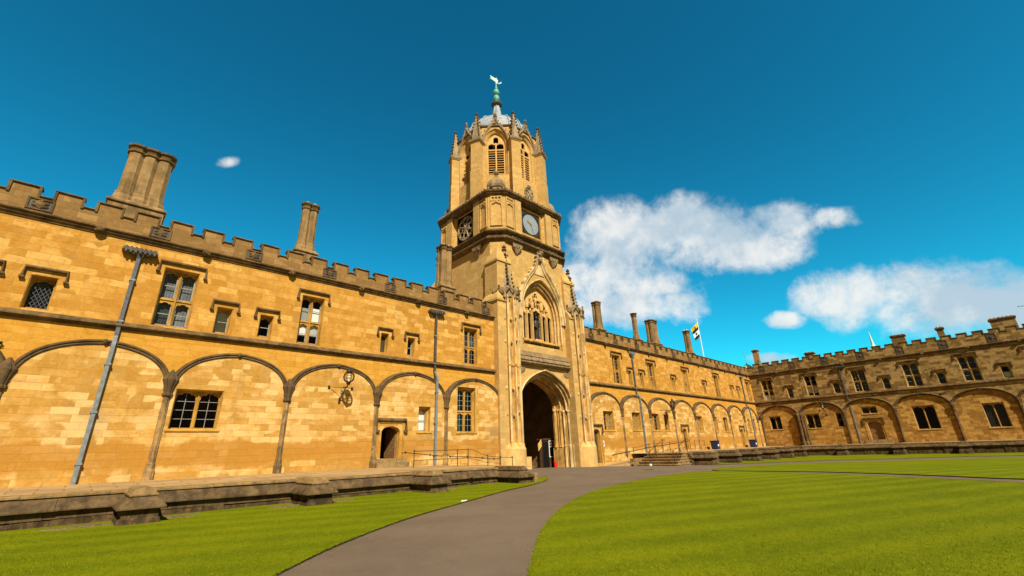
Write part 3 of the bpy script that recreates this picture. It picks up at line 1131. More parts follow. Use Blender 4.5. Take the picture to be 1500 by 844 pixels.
def wing(name, label, fr, S0, S1, shafts, bays, ups, lows, doors, mer0, mpitch, mw, panels, bosses, mats, zc=8.8, ztop=9.95, depth=8.0, FD=.25):
    wallm, fieldm, trim, mould = mats
    t = thing(name, label, 'building', fr((S0 + S1) / 2, -1, -.5))
    zb = -1.5
    F0 = max(FD, 0.0)
    SPZ = 3.11 if FD > 0 else 3.15
    IN = min(FD, -.28)
    # --- upper wall and spandrels
    out = [(S0, zb)]
    soff = []
    bays = sorted(bays)
    for (c, hw, za) in bays:
        p = arch(c, hw, SPZ, za - .12, 12, .62, (.62, .94), zb)
        p = [q for q in p]
        if p[0][0] < S0 + .001:
            p = [q for q in p if q[0] > S0 + .002]
            p = [(S0 + .002, zb)] + p
        if p[-1][0] > S1 - .001:
            p = [q for q in p if q[0] < S1 - .002] + [(S1 - .002, zb)]
        out += p
        soff.append(p)
    out += [(S1, zb), (S1, zc + .1), (S0, zc + .1)]
    holes = [[(a, z0), (b_, z0), (b_, z1), (a, z1)] for a, b_, z0, z1, *_ in ups]
    b = MB(fr)
    b.plate(out, holes, 0.0)
    for p in soff:
        b.soffit(p, 0.0, FD - (.01 if FD < 0 else 0))
    # enclosing back, ends and roof deck
    b.add([(S0, -depth, zb), (S1, -depth, zb), (S1, -depth, 9.3), (S0, -depth, 9.3), (S0, -.30, 9.3), (S1, -.30, 9.3), (S0, IN - .02, zb), (S1, IN - .02, zb)],
          [(0, 1, 2, 3), (3, 2, 5, 4), (0, 3, 4, 6), (1, 7, 5, 2)])
    b.add([(S0, -.01, 4.95), (S1, -.01, 4.95), (S1, -depth, 4.95), (S0, -depth, 4.95)], [(0, 1, 2, 3)])
    b.build('wall', wallm, t)
    # --- recessed wall under the arches
    fh = [[(a, z0), (b_, z0), (b_, z1), (a, z1)] for a, b_, z0, z1, *_ in lows]
    for a, b_, z0, z1, *_ in doors:
        c, hw = (a + b_) / 2, (b_ - a) / 2
        fh.append(arch(c, hw, z1 - .32, z1, 8, .65, (.6, .93), z0))
    b = MB(fr)
    if FD > 0:                               # the arched fields stand proud of the spandrels
        top = [(S0, zb)]
        for p in soff:
            top += p[1:-1]
        top += [(S1, zb)]
        if top[1][0] > S0 + .05:
            top.insert(1, (S0, SPZ))
        if top[-2][0] < S1 - .05:
            top.insert(-1, (S1, SPZ))
        b.plate(top, fh, FD)
        for p, q_ in zip(soff[:-1], soff[1:]):
            b.add([(p[-2][0], 0, SPZ), (q_[1][0], 0, SPZ), (q_[1][0], FD, SPZ), (p[-2][0], FD, SPZ)], [(0, 1, 2, 3)])
    else:
        b.plate([(S0, zb), (S1, zb), (S1, 4.93), (S0, 4.93)], fh, FD)
    b.build('arcade_wall', fieldm, t)
    # --- arches and shafts
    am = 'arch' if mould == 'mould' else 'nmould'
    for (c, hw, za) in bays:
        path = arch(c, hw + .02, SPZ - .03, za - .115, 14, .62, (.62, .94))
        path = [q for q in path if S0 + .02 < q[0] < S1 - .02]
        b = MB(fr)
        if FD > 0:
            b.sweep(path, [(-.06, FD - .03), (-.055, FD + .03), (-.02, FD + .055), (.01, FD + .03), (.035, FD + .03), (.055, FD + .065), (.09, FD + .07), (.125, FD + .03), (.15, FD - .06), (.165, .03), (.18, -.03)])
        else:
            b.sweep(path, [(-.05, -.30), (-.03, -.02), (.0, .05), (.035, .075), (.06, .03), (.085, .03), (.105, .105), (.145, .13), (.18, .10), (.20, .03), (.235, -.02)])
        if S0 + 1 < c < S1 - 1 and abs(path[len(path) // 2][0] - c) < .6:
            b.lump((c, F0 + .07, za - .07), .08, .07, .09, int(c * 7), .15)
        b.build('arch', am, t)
    for s_ in shafts:
        b = MB(fr)
        rg = random.Random(int(s_ * 31))
        pts = []
        for cx, rad in ((-.065, .036), (0, .058), (.065, .036)):
            for k in range(6):
                a = pi * (1 - k / 5)
                pts.append((s_ + cx + rad * cos(a), .03 + (.03 if cx == 0 else 0) + rad * sin(a)))
        pts = [(s_ - .115, -.02)] + pts + [(s_ + .115, -.02)]
        cen = (s_, 0)

        def sc(k, z, kx=1.0):
            return [(s_ + (x - s_) * k * kx, F0 + (y * k if y > 0 else y), z) for x, y in pts]
        b.loft([sc(1.5, -.1), sc(1.5, .28), sc(1.2, .36), sc(1.2, .52), sc(1.0, .58), sc(.97, 1.3), sc(1.02, 1.9), sc(.98, 2.82), sc(1.02, 2.84)], True, True)
        o = b.build('shaft', 'shaft' if mould == 'mould' else 'nmould', t)
        b = MB(fr)
        b.loft([sc(1.2, 2.843), sc(1.55, 2.87), sc(1.55, 2.94), sc(1.25, 2.97), sc(1.3, 3.02), sc(1.5, 3.18), sc(1.8, 3.36, 1.1), sc(1.9, 3.46, 1.25), sc(1.4, 3.62, 1.1), sc(.6, 3.82, .6)])
        b.build('capital', am, o)
    # --- string course and cornice
    b = MB(fr)
    b.run([(-.05, 5.46), (.03, 5.45), (.17, 5.32), (.18, 5.27), (.15, 5.245), (.09, 5.23), (.06, 5.18), (-.05, 5.16)], S0, S1)
    b.build('string_course', mould, t)
    b = MB(fr)
    b.run([(-.05, 8.98), (.12, 8.95), (.20, 8.90), (.20, 8.855), (.13, 8.82), (.12, 8.76), (.06, 8.72), (.04, 8.66), (-.05, 8.64)], S0, S1)
    cn_ = b.build('cornice', mould, t)
    for i, s_ in enumerate(bosses):
        if S0 < s_ < S1:
            b = MB(fr)
            b.lump((s_, .17, 8.77), .15, .14, .13, i + 3, .2)
            b.lump((s_ - .08, .22, 8.82), .07, .07, .07, i + 9, .2)
            b.lump((s_ + .08, .22, 8.82), .07, .07, .07, i + 19, .2)
            b.build('carved_boss', mould, cn_)
    # --- parapet
    z1, z2 = ztop - .42, ztop - .075
    m = []
    s_ = mer0
    while s_ < S1:
        if s_ + mw > S0 + .05:
            m.append((max(S0, s_), min(S1, s_ + mw)))
        s_ += mpitch
    b = MB(fr)
    b.box(S0, S1, -.30, .02, 8.96, z1)
    for a, e in m:
        b.box(a, e, -.298, .018, z1 - .002, z2)
    pp = b.build('parapet', 'parapet' if mould == 'mould' else 'nwall', t)
    b = MB(fr)
    prev = S0
    cp = [(-.345, 0), (.075, 0), (.085, .022), (.06, .05), (-.1, .075), (-.345, .05)]
    for a, e in m:
        if a > prev + .01:
            b.run([(d, z1 + .001 + z) for d, z in cp], prev + .035, a - .035)
        b.run([(d, z2 + .001 + z) for d, z in cp], a - .04, e + .04)
        b.box(a - .04, a + .035, .012, .07, z1 - .05, z2)
        b.box(e - .035, e + .04, .012, .07, z1 - .05, z2)
        prev = e
    if prev < S1:
        b.run([(d, z1 + .001 + z) for d, z in cp], prev + .035, S1)
    b.build('coping', mould, pp)
    for i, s_ in enumerate(panels):
        if not (S0 + .3 < s_ < S1 - .3):
            continue
        b = MB(fr)
        w, za, zb_ = .34, 9.02, z1 - .06
        for q in ((s_ - w, s_ - w + .06, za, zb_), (s_ + w - .06, s_ + w, za, zb_), (s_ - w + .06, s_ + w - .06, zb_ - .05, zb_), (s_ - w + .06, s_ + w - .06, za, za + .05)):
            b.box(q[0], q[1], .01, .06, q[2], q[3])
        zm = (za + zb_) / 2
        b.lump((s_, .03, zm), .13, .05, .15, i, .18)
        for k in range(6):
            an = k * pi / 3 + .5
            b.lump((s_ + .17 * cos(an), .03, zm + .13 * sin(an)), .07, .04, .055, i * 7 + k, .3, 6, 4)
        b.build('carved_panel', mould, pp)
        b = MB(fr)
        b.box(s_ - w + .06, s_ + w - .06, .0, .0235, za + .05, zb_ - .05)
        b.build('sunk_panel', 'leaddark', pp)
    # --- openings
    for a, e, z0_, z1_, lights, tr, kw in ups:
        window(t, fr, 0.0, a, e, z0_, z1_, lights, tr, trim, mould, True, sill=False, **kw)
    for a, e, z0_, z1_, lights, tr, kw in lows:
        window(t, fr, FD, a, e, z0_, z1_, lights, tr, trim, mould, False, **kw)
    for a, e, z0_, z1_, kw in doors:
        door_frame(t, fr, FD, a, e, z0_, z1_, trim, mould, **kw)
    return t


def drainpipe(own, fr, s_, z0, z1, hw, d=.085, lo=.35, mat='pipe', hop='leaddark', up_='pipeup'):
    b = MB(fr)
    w = .06
    sq = lambda z, dd: [(s_ - w, dd - w, z), (s_ + w, dd - w, z), (s_ + w, dd + w, z), (s_ - w, dd + w, z)]
    b.loft([sq(z0, lo), sq(4.55, lo), sq(4.9, d + .02)])
    b.cur = 1
    b.loft([sq(4.88, d), sq(z1 - .32, d)])
    b.cur = 0
    z = z0 + .7
    while z < z1 - .6:
        q_ = lo if z < 4.7 else d
        b.box(s_ - w - .03, s_ + w + .03, q_ - w - .04, q_ + w + .02, z - .035, z + .035)
        z += 1.62
    p = b.build('drainpipe', [mat, up_], own)
    b = MB(fr)
    b.loft([[(s_ - a, d - .14, z), (s_ + a, d - .14, z), (s_ + a, d + e, z), (s_ - a, d + e, z)] for a, e, z in ((.07, .07, z1 - .36), (.13, .1, z1 - .26), (hw * .72, .13, z1 - .2), (hw, .16, z1 - .15), (hw + .04, .19, z1 - .13), (hw + .04, .19, z1 - .06), (hw, .17, z1 - .05), (hw, .17, z1))])
    n = max(4, int(hw * 2 / .13))
    for i in range(n):
        x = s_ - hw + 2 * hw * (i + .5) / n
        b.box(x - .035, x + .035, d + .15, d + .205, z1 - .2, z1 + .03)
    b.build('hopper', hop, p)


def chimney(own, fr, s_, d, rows, r_, z0, z1, mat='chim', pots=True, octo=True):
    """rows = (n along, n deep) octagonal flues joined on one plinth"""
    na, nd = rows
    p = r_ * 1.56
    W_, D_ = (na - 1) * p / 2 + r_, (nd - 1) * p / 2 + r_
    b = MB(fr)

    def rc(o, z):
        return [(s_ - W_ - o, d - D_ - o, z), (s_ + W_ + o, d - D_ - o, z), (s_ + W_ + o, d + D_ + o, z), (s_ - W_ - o, d + D_ + o, z)]
    b.loft([rc(.10, 8.9), rc(.10, z0 - .08), rc(.17, z0 - .05), rc(.17, z0 + .02), rc(.06, z0 + .1), rc(.02, z0 + .16)])
    c = b.build('chimney', mat, own)
    b = MB(fr)
    for i in range(na):
        for j in range(nd):
            cx, cy = s_ + (i - (na - 1) / 2) * p, d + (j - (nd - 1) / 2) * p
            b.lathe((cx, cy), [(r_ * 1.22, z0 + .1), (r_ * 1.22, z0 + .28), (r_ * 1.12, z0 + .42), (r_ * 1.14, z0 + .45), (r_ * 1.14, z0 + .52), (r_ * .93, z0 + .56), (r_ * .86, z1 - .36), (r_ * .86, z1 - .05)], 8, pi / 8)
    b.build('flue', mat, c)
    b = MB(fr)
    for i in range(na):
        for j in range(nd):
            cx, cy = s_ + (i - (na - 1) / 2) * p, d + (j - (nd - 1) / 2) * p
            b.lathe((cx, cy), [(r_ * .84, z1 - .40), (r_ * 1.06, z1 - .35), (r_ * 1.06, z1 - .27), (r_ * .92, z1 - .24), (r_ * 1.0, z1 - .17), (r_ * 1.24, z1 - .1), (r_ * 1.26, z1 - .02), (r_ * 1.05, z1)], 8, pi / 8)
    b.build('flue_cap', 'mould', c)
    if pots:
        b = MB(fr)
        for i in range(na):
            for j in range(nd):
                cx, cy = s_ + (i - (na - 1) / 2) * p, d + (j - (nd - 1) / 2) * p
                if (i * 3 + j * 2 + int(s_ * 10)) % 4 != 3:
                    b.lathe((cx, cy), [(r_ * .55, z1 - .01), (r_ * .58, z1 + .05), (r_ * .45, z1 + .11), (r_ * .2, z1 + .13)], 8)
        if b.v:
            b.build('chimney_pot', 'pot', c)
    return c


def stack(own, fr, s_, d, w, dp, z1, n):
    """plain rectangular stack with a row of pots"""
    b = MB(fr)

    def rc(o, z):
        return [(s_ - w / 2 - o, d - dp / 2 - o, z), (s_ + w / 2 + o, d - dp / 2 - o, z), (s_ + w / 2 + o, d + dp / 2 + o, z), (s_ - w / 2 - o, d + dp / 2 + o, z)]
    b.loft([rc(0, 8.9), rc(0, z1 - .3)])
    c = b.build('chimney', 'nwall', own)
    b = MB(fr)
    b.loft([rc(.03, z1 - .3), rc(.10, z1 - .24), rc(.10, z1 - .14), rc(.04, z1 - .1), rc(.0, z1 - .06)])
    b.build('chimney_cap', 'nmould', c)
    b = MB(fr)
    for i in range(n):
        x = s_ - w / 2 + w * (i + .5) / n
        b.lathe((x, d), [(.09, z1 - .07), (.10, z1 + .03), (.11, z1 + .05), (.06, z1 + .07)], 8)
    b.build('chimney_pot', 'pot', c)


KA, KB = .9857, .972                       # shafts and lower openings lie on the proud plane


def fs(v, k=KA):
    return EYE.x + (v - EYE.x) * k


def low(rows):
    return [(fs(r[0], KB), fs(r[1], KB), .5345 + (r[2] - .5345) * KB, .5345 + (r[3] - .5345) * KB) + tuple(r[4:]) for r in rows]


XL, PB = fs(6.493), PW * KA
shL = [XL - PB * k for k in range(0, 7)]
bayL = [(XL + PB / 2 - PB * k, PB / 2 - .13, 4.69) for k in range(0, 8)]
R2 = dict(pane='sash')
upsL = [(-12.25, -11.5, 5.54, 6.70, 1, False, dict(pane='diamond')),
        (-10.66, -9.98, 5.53, 6.70, 1, False, dict(pane='diamond', reflect_mat='dimcurtain')),
        (-7.24, -6.06, 5.51, 7.88, 2, True, dict(pane='sash', reflect_mat='curtain')),
        (-5.23, -4.64, 5.50, 6.62, 1, False, dict(pane='sash', blinds=[(0, .0, 1.0)])),
        (-3.59, -3.02, 5.58, 6.58, 1, False, dict(pane='sash')),
        (-1.95, -.88, 5.52, 7.86, 2, True, dict(pane='sash', blinds=[(2, .0, .62), (3, .0, .66), (0, .40, 1.0), (1, .42, 1.0)])),
        (2.2, 2.66, 5.58, 6.64, 1, False, dict(pane='diamond', blinds=[(0, .0, .8)])),
        (3.8, 4.28, 5.60, 6.62, 1, False, dict(pane='sash')),
        (7.68, 8.76, 5.58, 7.84, 2, True, dict(pane='rect', reflect_mat='dimcurtain'))]
lowsL = [(-5.93, -4.34, 1.74, 3.23, 2, False, dict(pane='rect')),
         (4.89, 5.65, 1.67, 2.98, 1, False, dict(pane='sash', blinds=[(0, 0, 1)], inset=.13)),
         (7.48, 8.86, 1.65, 4.22, 2, True, dict(pane='rect', inset=.12))]
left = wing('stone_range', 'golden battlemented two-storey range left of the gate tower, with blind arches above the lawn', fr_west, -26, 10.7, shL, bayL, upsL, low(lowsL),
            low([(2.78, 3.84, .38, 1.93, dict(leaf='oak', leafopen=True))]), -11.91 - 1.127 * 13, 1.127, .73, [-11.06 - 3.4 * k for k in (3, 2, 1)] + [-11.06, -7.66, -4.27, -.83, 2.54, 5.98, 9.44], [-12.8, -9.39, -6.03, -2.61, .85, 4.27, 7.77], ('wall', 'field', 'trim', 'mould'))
drainpipe(left, fr_west, -8.1, -.1, 8.33, .5, hop='leaddark')
drainpipe(left, fr_west, 5.56, -.25, 8.45, .5, mat='pipe', up_='pipedark')
chimney(left, fr_west, -8.6, -1.3, (3, 2), .31, 10.5, 13.35)
chimney(left, fr_west, -1.8, -1.3, (2, 1), .245, 10.55, 13.45)
chimney(left, fr_west, 7.25, -1.7, (2, 2), .26, 10.75, 13.85)
b = MB(fr_west)
b.run([(.0, .37), (.45, .37), (.45, .20), (.70, .20), (.70, -.1), (.0, -.1)], 2.1, 3.85)
b.build('door_step', 'step', left)

XR, RW = fs(24.114), 4.4043 * KA
shR = [XR + RW * k for k in range(0, 7)] + [fs(54.9)]
bayR = [(XR - RW / 2, RW / 2 - .13, 4.69)] + [(XR + RW / 2 + RW * k, RW / 2 - .13, 4.69) for k in range(0, 7)]
up1 = dict(pane='sash')
upsR = [(23.46, 24.72, 5.58, 8.02, 2, True, {}), (25.74, 26.36, 5.60, 6.85, 1, False, {}), (27.62, 28.24, 5.60, 6.85, 1, False, up1),
        (29.16, 30.42, 5.52, 7.95, 2, True, {}), (33.53, 34.2, 5.60, 6.9, 1, False, up1), (36.03, 37.32, 5.57, 7.95, 2, True, {}),
        (40.56, 41.22, 5.64, 6.9, 1, False, up1), (43.66, 44.92, 5.5, 8.0, 2, True, {}), (48.1, 48.75, 5.58, 6.9, 1, False, up1), (50.1, 50.75, 5.6, 6.9, 1, False, up1), (53.5, 54.75, 5.52, 8.0, 2, True, {})]
lowsR = [(21.88, 23.3, 1.81, 3.3, 2, False, {}), (26.06, 27.44, 1.83, 3.32, 2, False, {}), (29.32, 30.66, 1.83, 3.32, 2, False, {}), (31.52, 32.4, 1.83, 3.3, 1, False, {}),
         (38.3, 39.7, 1.81, 3.3, 2, False, {}), (42.7, 43.4, 1.82, 3.35, 1, False, {}), (45.0, 46.25, 1.76, 3.33, 2, False, {}), (52.4, 53.1, 1.77, 3.3, 1, False, {}), (53.7, 54.9, 1.72, 3.3, 2, False, {})]
doorsR = [(20.35, 21.2, -.55, 1.9, {}), (34.86, 35.72, .06, 2.05, {}), (49.5, 50.3, .06, 2.1, {})]
right = wing('stone_range', 'sunlit golden battlemented range right of the gate tower, running back to the corner', fr_west, 18.6, 55.7, shR, bayR, upsR, low(lowsR), low(doorsR),
             20.93 - 1.15 * 2, 1.15, .78, [20.77 + 3.5 * k for k in range(10)], [22.55 + 3.52 * k for k in range(10)], ('wall', 'field', 'trim', 'mould'))
drainpipe(right, fr_west, 26.55, -.2, 8.5, .32, mat='pipe', hop='pipe')
drainpipe(right, fr_west, 52.0, -.05, 8.5, .32, mat='pipe', hop='pipe')
for s_, rows, zt, r_ in ((23.85, (2, 2), 13.15, .205), (30.2, (1, 1), 13.25, .285), (33.5, (3, 2), 13.05, .255), (41.6, (2, 2), 13.2, .195)):
    chimney(right, fr_west, s_, -1.3, rows, r_, 10.45, zt)

Yn, NW = 4.687, 4.57
shN = [.35] + [Yn + NW * k for k in range(0, 6)]
bayN = [((.35 + Yn) / 2, (Yn - .35) / 2 - .13, 4.78)] + [(Yn + NW / 2 + NW * k, NW / 2 - .13, 4.75) for k in range(0, 6)]
upsN = [(1.23, 2.51, 5.54, 8.1, 2, True, dict(pane='sash', blinds=[(0, 0, .5), (1, 0, .5)])), (4.06, 4.69, 5.55, 6.85, 1, False, dict(pane='sash', reflect_mat='dimcurtain')), (6.16, 7.42, 5.52, 8.03, 2, True, dict(pane='sash', blinds=[(0, .3, 1), (1, .3, 1)])),
        (8.92, 9.6, 5.57, 6.83, 1, False, dict(pane='sash', reflect_mat='dimcurtain')), (10.94, 12.25, 5.5, 8.03, 2, True, dict(pane='rect', reflect_mat='dimcurtain')), (13.55, 14.2, 5.53, 6.78, 1, False, dict(pane='sash', reflect_mat='dimcurtain')),
        (15.54, 16.86, 5.5, 8.0, 2, True, dict(pane='sash', reflect_mat='dimcurtain')), (18.05, 18.7, 5.5, 6.72, 1, False, dict(pane='sash', reflect_mat='dimcurtain')), (19.98, 21.29, 5.5, 8.03, 2, True, dict(pane='sash', reflect_mat='dimcurtain')), (22.66, 23.32, 5.5, 6.7, 1, False, dict(pane='sash', blinds=[(0, 0, .5)])),
        (24.6, 25.9, 5.5, 8.0, 2, True, dict(pane='sash', reflect_mat='dimcurtain'))]
lowsN = [(1.22, 2.56, 1.92, 3.52, 2, False, dict(pane=None)), (5.3, 6.74, 1.86, 3.52, 2, False, dict(pane=None)), (8.35, 9.0, 1.86, 3.45, 1, False, dict(pane='sash')),
         (10.9, 12.31, 3.1, 3.86, 2, False, dict(pane=None)), (15.2, 17.02, 1.2, 3.56, 2, False, dict(pane=None)), (20.43, 21.94, 1.1, 3.36, 2, False, dict(pane='diamond')), (24.3, 25.9, 1.2, 3.4, 2, False, dict(pane='rect'))]
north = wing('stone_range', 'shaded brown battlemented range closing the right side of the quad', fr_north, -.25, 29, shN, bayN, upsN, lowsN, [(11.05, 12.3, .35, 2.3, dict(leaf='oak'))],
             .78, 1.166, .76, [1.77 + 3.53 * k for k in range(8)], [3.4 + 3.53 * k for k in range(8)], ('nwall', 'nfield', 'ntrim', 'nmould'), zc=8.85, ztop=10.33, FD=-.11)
drainpipe(north, fr_north, 10.05, -.1, 8.62, .62, lo=-.1, mat='pipe', hop='leaddark')
stack(north, fr_north, 1.0, -1.5, .62, .6, 12.45, 1)
stack(north, fr_north, 7.2, -1.5, .95, .6, 11.0, 3)
stack(north, fr_north, 16.0, -1.5, 1.2, .7, 11.4, 4)
stack(north, fr_north, 19.55, -1.5, .55, .55, 11.5, 2)
stack(north, fr_north, 24.2, -1.5, 1.75, .8, 11.5, 6)
b = MB(fr_north)
b.run([(-.2, .34), (.1, .34), (.1, .17), (.4, .17), (.4, -.1), (-.2, -.1)], 10.5, 12.9)
b.build('door_step', 'step', north)
# clustered buttress shafts beside the second bay of the shaded range
b = MB(fr_north)
for cx, dd, r_ in ((4.35, .18, .13), (4.62, .3, .17), (4.95, .24, .15), (5.2, .12, .11)):
    b.lathe((cx, dd), [(r_ * 1.5, -.1), (r_ * 1.4, .35), (r_, .45), (r_ * .95, 2.7), (r_ * 1.25, 2.8), (r_ * 1.1, 2.95), (r_ * 1.5, 3.45), (r_ * .9, 3.7)], 8)
b.build('buttress', 'nmould', north)
#@TOWER
# ------------------------------------------------------------------ gate tower
AX, AY = 14.6, 4.05
tower = thing('gate_tower', 'tall golden gate tower with a dark gateway, a clock stage and an octagonal domed lantern', 'tower', (AX, AY, -.8))


def fr_face(deg):
    o = (cos(radians(deg)), sin(radians(deg)))
    t = (-o[1], o[0])
    return lambda s, d, z: (AX + o[0] * d + t[0] * s, AY + o[1] * d + t[1] * s, z)


frE, frS, frN, frW = fr_face(-90), fr_face(180), fr_face(0), fr_face(90)
H = 4.0


def spin(o, deg, own):
    """a copy of a part (and its sub-parts) turned about the tower's axis"""
    c = o.copy()
    COL.objects.link(c)
    c.parent = own
    c.rotation_euler = (0, 0, radians(deg))
    for ch in list(o.children):
        k = ch.copy()
        COL.objects.link(k)
        k.parent = c
    return c


def csq(o, leg, z, rec=None):
    """chamfered square footprint of half-width H + o, in world coordinates at height z"""
    h = H + o
    l_ = leg + .586 * o
    f = []
    for fr in (frE, frN, frW, frS):
        pts = [(-(h - l_), h), (h - l_, h)] if rec is None else [(s if abs(s) < 3 else math.copysign(h - l_, s), h + d) for s, d in rec]
        f += [fr(s, d, z) for s, d in pts]
    return f


# body: corners carry diagonal buttress blocks, then a broad chamfer
b = MB()


def body_fp(leg, z, o=0.0):
    return csq(o, leg, z)


# body with the gateway and great window cut from its front
GC = .35                                   # gate axis in the frame of the east face
gate_path = arch(GC, 2.72, 3.15, 5.78, 14, .58, (.56, .86), -1.6)
win_path = arch(GC, 2.05, 9.75, 12.75, 14, .60, (.56, .86), 7.55)
fb = MB(frE)
fb.plate([(-3.25, -1.6)] + gate_path + [(3.25, -1.6), (3.25, 15.05), (-3.25, 15.05)], [win_path], H)
for fr in (frS, frN, frW):
    fb.fr = fr
    fb.add([(-3.25, H, -1.6), (3.25, H, -1.6), (3.25, H, 15.05), (-3.25, H, 15.05)], [(0, 1, 2, 3)])
for deg in (-45, 45, 135, 225):
    f2 = fr_face(deg)
    dd = (H + 3.25) / math.sqrt(2)
    ww = (H - 3.25) / math.sqrt(2)
    fb.fr = f2
    fb.add([(-ww, dd, -1.6), (ww, dd, -1.6), (ww, dd, 15.05), (-ww, dd, 15.05)], [(0, 1, 2, 3)])
fb.build('wall', 'tower', tower)
# corner buttress blocks
b = MB()
for sx_, sy_ in ((-1, -1), (1, -1), (1, 1), (-1, 1)):
    def q(x0, x1, z, ap=0.0):
        return [(AX + sx_ * x0, AY + sy_ * x0, z), (AX + sx_ * x1, AY + sy_ * x0, z), (AX + sx_ * x1, AY + sy_ * x1, z), (AX + sx_ * x0, AY + sy_ * x1, z)]
    b.loft([q(2.9, 4.50, -1.4), q(2.9, 4.50, 10.0), q(2.9, 4.58, 10.05), q(2.9, 4.58, 10.2), q(2.9, 4.22, 10.75), q(2.9, 4.22, 13.1), q(2.9, 4.30, 13.13), q(2.9, 4.30, 13.28), q(3.1, 3.72, 14.5)])
b.build('corner_buttress', 'tower', tower)

# lower cornice with frieze
b = MB()
LG = .9
b.loft([csq(o, LG, z) for o, z in ((.02, 14.95), (.16, 15.02), (.30, 15.16), (.36, 15.2), (.36, 15.3), (.22, 15.38), (.14, 15.42), (.14, 15.62), (.24, 15.68), (.36, 15.74), (.40, 15.8), (.40, 15.88), (.20, 16.02), (.0, 16.1))])
lc = b.build('cornice', 'mould', tower)
for fr in (frE, frS, frN, frW):
    for s_ in (-2.1, 1.95):
        b = MB(fr)
        b.loft([[(s_ - w, H + d, z), (s_ + w, H + d, z), (s_ + w * .8, H - .05, z), (s_ - w * .8, H - .05, z)] for w, d, z in ((.05, .06, 14.2), (.12, .12, 14.3), (.2, .16, 14.42), (.34, .22, 14.6), (.5, .26, 14.85), (.52, .28, 14.98))])
        for k in range(5):
            b.lump((s_ - .3 + .15 * k, H + .24, 14.72 + .1 * (k % 2)), .09, .07, .1, k, .3, 6, 4)
        b.build('carved_bracket', 'crown', lc)
        b = MB(fr)
        for k in range(7):
            b.lump((s_ - .42 + .14 * k, H + .15, 15.52 + .04 * (k % 2)), .085, .05, .07, k + 40, .3, 6, 4)
        b.build('carved_frieze', 'crown', lc)

# clock stage
REC = [(-3.1, 0), (-2.1, 0), (-2.1, .10), (-1.42, .10), (-1.42, -.10), (-1.22, -.32), (1.22, -.32), (1.42, -.10), (1.42, .10), (2.1, .10), (2.1, 0), (3.1, 0)]
b = MB()
b.loft([csq(0, LG, z, REC) for z in (16.02, 19.05)], False, False)
cs_ = b.build('clock_stage_wall', 'tower', tower)
def tracery_panel(fr, s0, s1, z0, z1, d):
    hole = light_hole(s0 + .07, s1 - .07, z0 + .07, z1 - .55)
    b = MB(fr)
    b.plate([(s0, z0), (s1, z0), (s1, z1), (s0, z1)], [hole] + [[(s0 + .08 + (s1 - s0 - .16) * (k + .15) / 3, z1 - .36), (s0 + .08 + (s1 - s0 - .16) * (k + .85) / 3, z1 - .36), (s0 + .08 + (s1 - s0 - .16) * (k + .85) / 3, z1 - .10), (s0 + .08 + (s1 - s0 - .16) * (k + .15) / 3, z1 - .10)] for k in range(3)], d + .09)
    b.soffit(hole, d + .09, d)
    b.soffit([(s0, z0), (s1, z0), (s1, z1), (s0, z1), (s0, z0)], d + .09, d - .01)
    for k in range(5):
        b.lump((s0 + (s1 - s0) * (k + .5) / 5, d + .09, z1 - .42 + .03 * (k % 2)), .07, .06, .08, k, .3, 6, 4)
    b.build('tracery_panel', 'tower', cs_)


for fr in (frE, frS, frN, frW):
    tracery_panel(fr, -3.0, -2.2, 16.35, 18.9, H)
    tracery_panel(fr, 2.2, 3.0, 16.35, 18.9, H)
for deg in (-45, 45, 135, 225):
    f2 = fr_face(deg)
    dd = (2 * H - LG) / math.sqrt(2)
    tracery_panel(f2, -.46, .46, 16.35, 18.9, dd)

# clock
b = MB(frE)
cx, cz, cr = -.06, 17.55, .87
b.prism_d([(cx - 1.08, cz - 1.05), (cx + 1.08, cz - 1.05), (cx + 1.08, cz + 1.12), (cx - 1.08, cz + 1.12)], H - .34, H - .26)
for sx_ in (-1, 1):
    for sz_ in (-1, 1):
        for k in range(4):
            b.lump((cx + sx_ * (.88 - .08 * k), H - .25, cz + sz_ * (.66 + .09 * k)), .10, .05, .10, k, .3, 6, 4)
clock = b.build('clock', 'bronze', tower)
b = MB(frE)
for x0, x1, z0, z1 in ((-1.2, -1.05, -1.2, 1.25), (1.05, 1.2, -1.2, 1.25), (-1.05, 1.05, -1.2, -1.04), (-1.05, 1.05, 1.10, 1.25)):
    b.box(cx + x0, cx + x1, H - .33, H - .18, cz + z0, cz + z1)
b.build('clock_frame', 'trim', clock)
b = MB(frE)
b.prism_d([(cx + cr * cos(a), cz + cr * sin(a)) for a in np.linspace(0, 2 * pi, 49)[:-1]], H - .27, H - .225)
b.build('dial', 'dial', clock)
b = MB(frE)
for k in range(12):
    a = k * pi / 6
    p = Vector((cos(a), sin(a)))
    n_ = Vector((-p.y, p.x)) * .012
    b.prism_d([(cx + p.x * r_ + n_.x * s, cz + p.y * r_ + n_.y * s) for r_, s in ((.70, -1), (.80, -1), (.80, 1), (.70, 1))], H - .226, H - .215)
b.build('hour_mark', 'dial', clock)
for ang, L_, w_ in ((radians(150), .50, .05), (radians(-68), .76, .03)):
    b = MB(frE)
    p = Vector((cos(ang), sin(ang)))
    n_ = Vector((-p.y, p.x)) * w_
    b.prism_d([(cx + p.x * r_ + n_.x * s, cz + p.y * r_ + n_.y * s) for r_, s in ((-.16, -.8), (L_ * .55, -1), (L_ * .62, -2.2 if L_ < .6 else -1), (L_, -.2), (L_, .2), (L_ * .62, 2.2 if L_ < .6 else 1), (L_ * .55, 1), (-.16, .8))], H - .214, H - .19)
    b.build('hand', 'gold', clock)
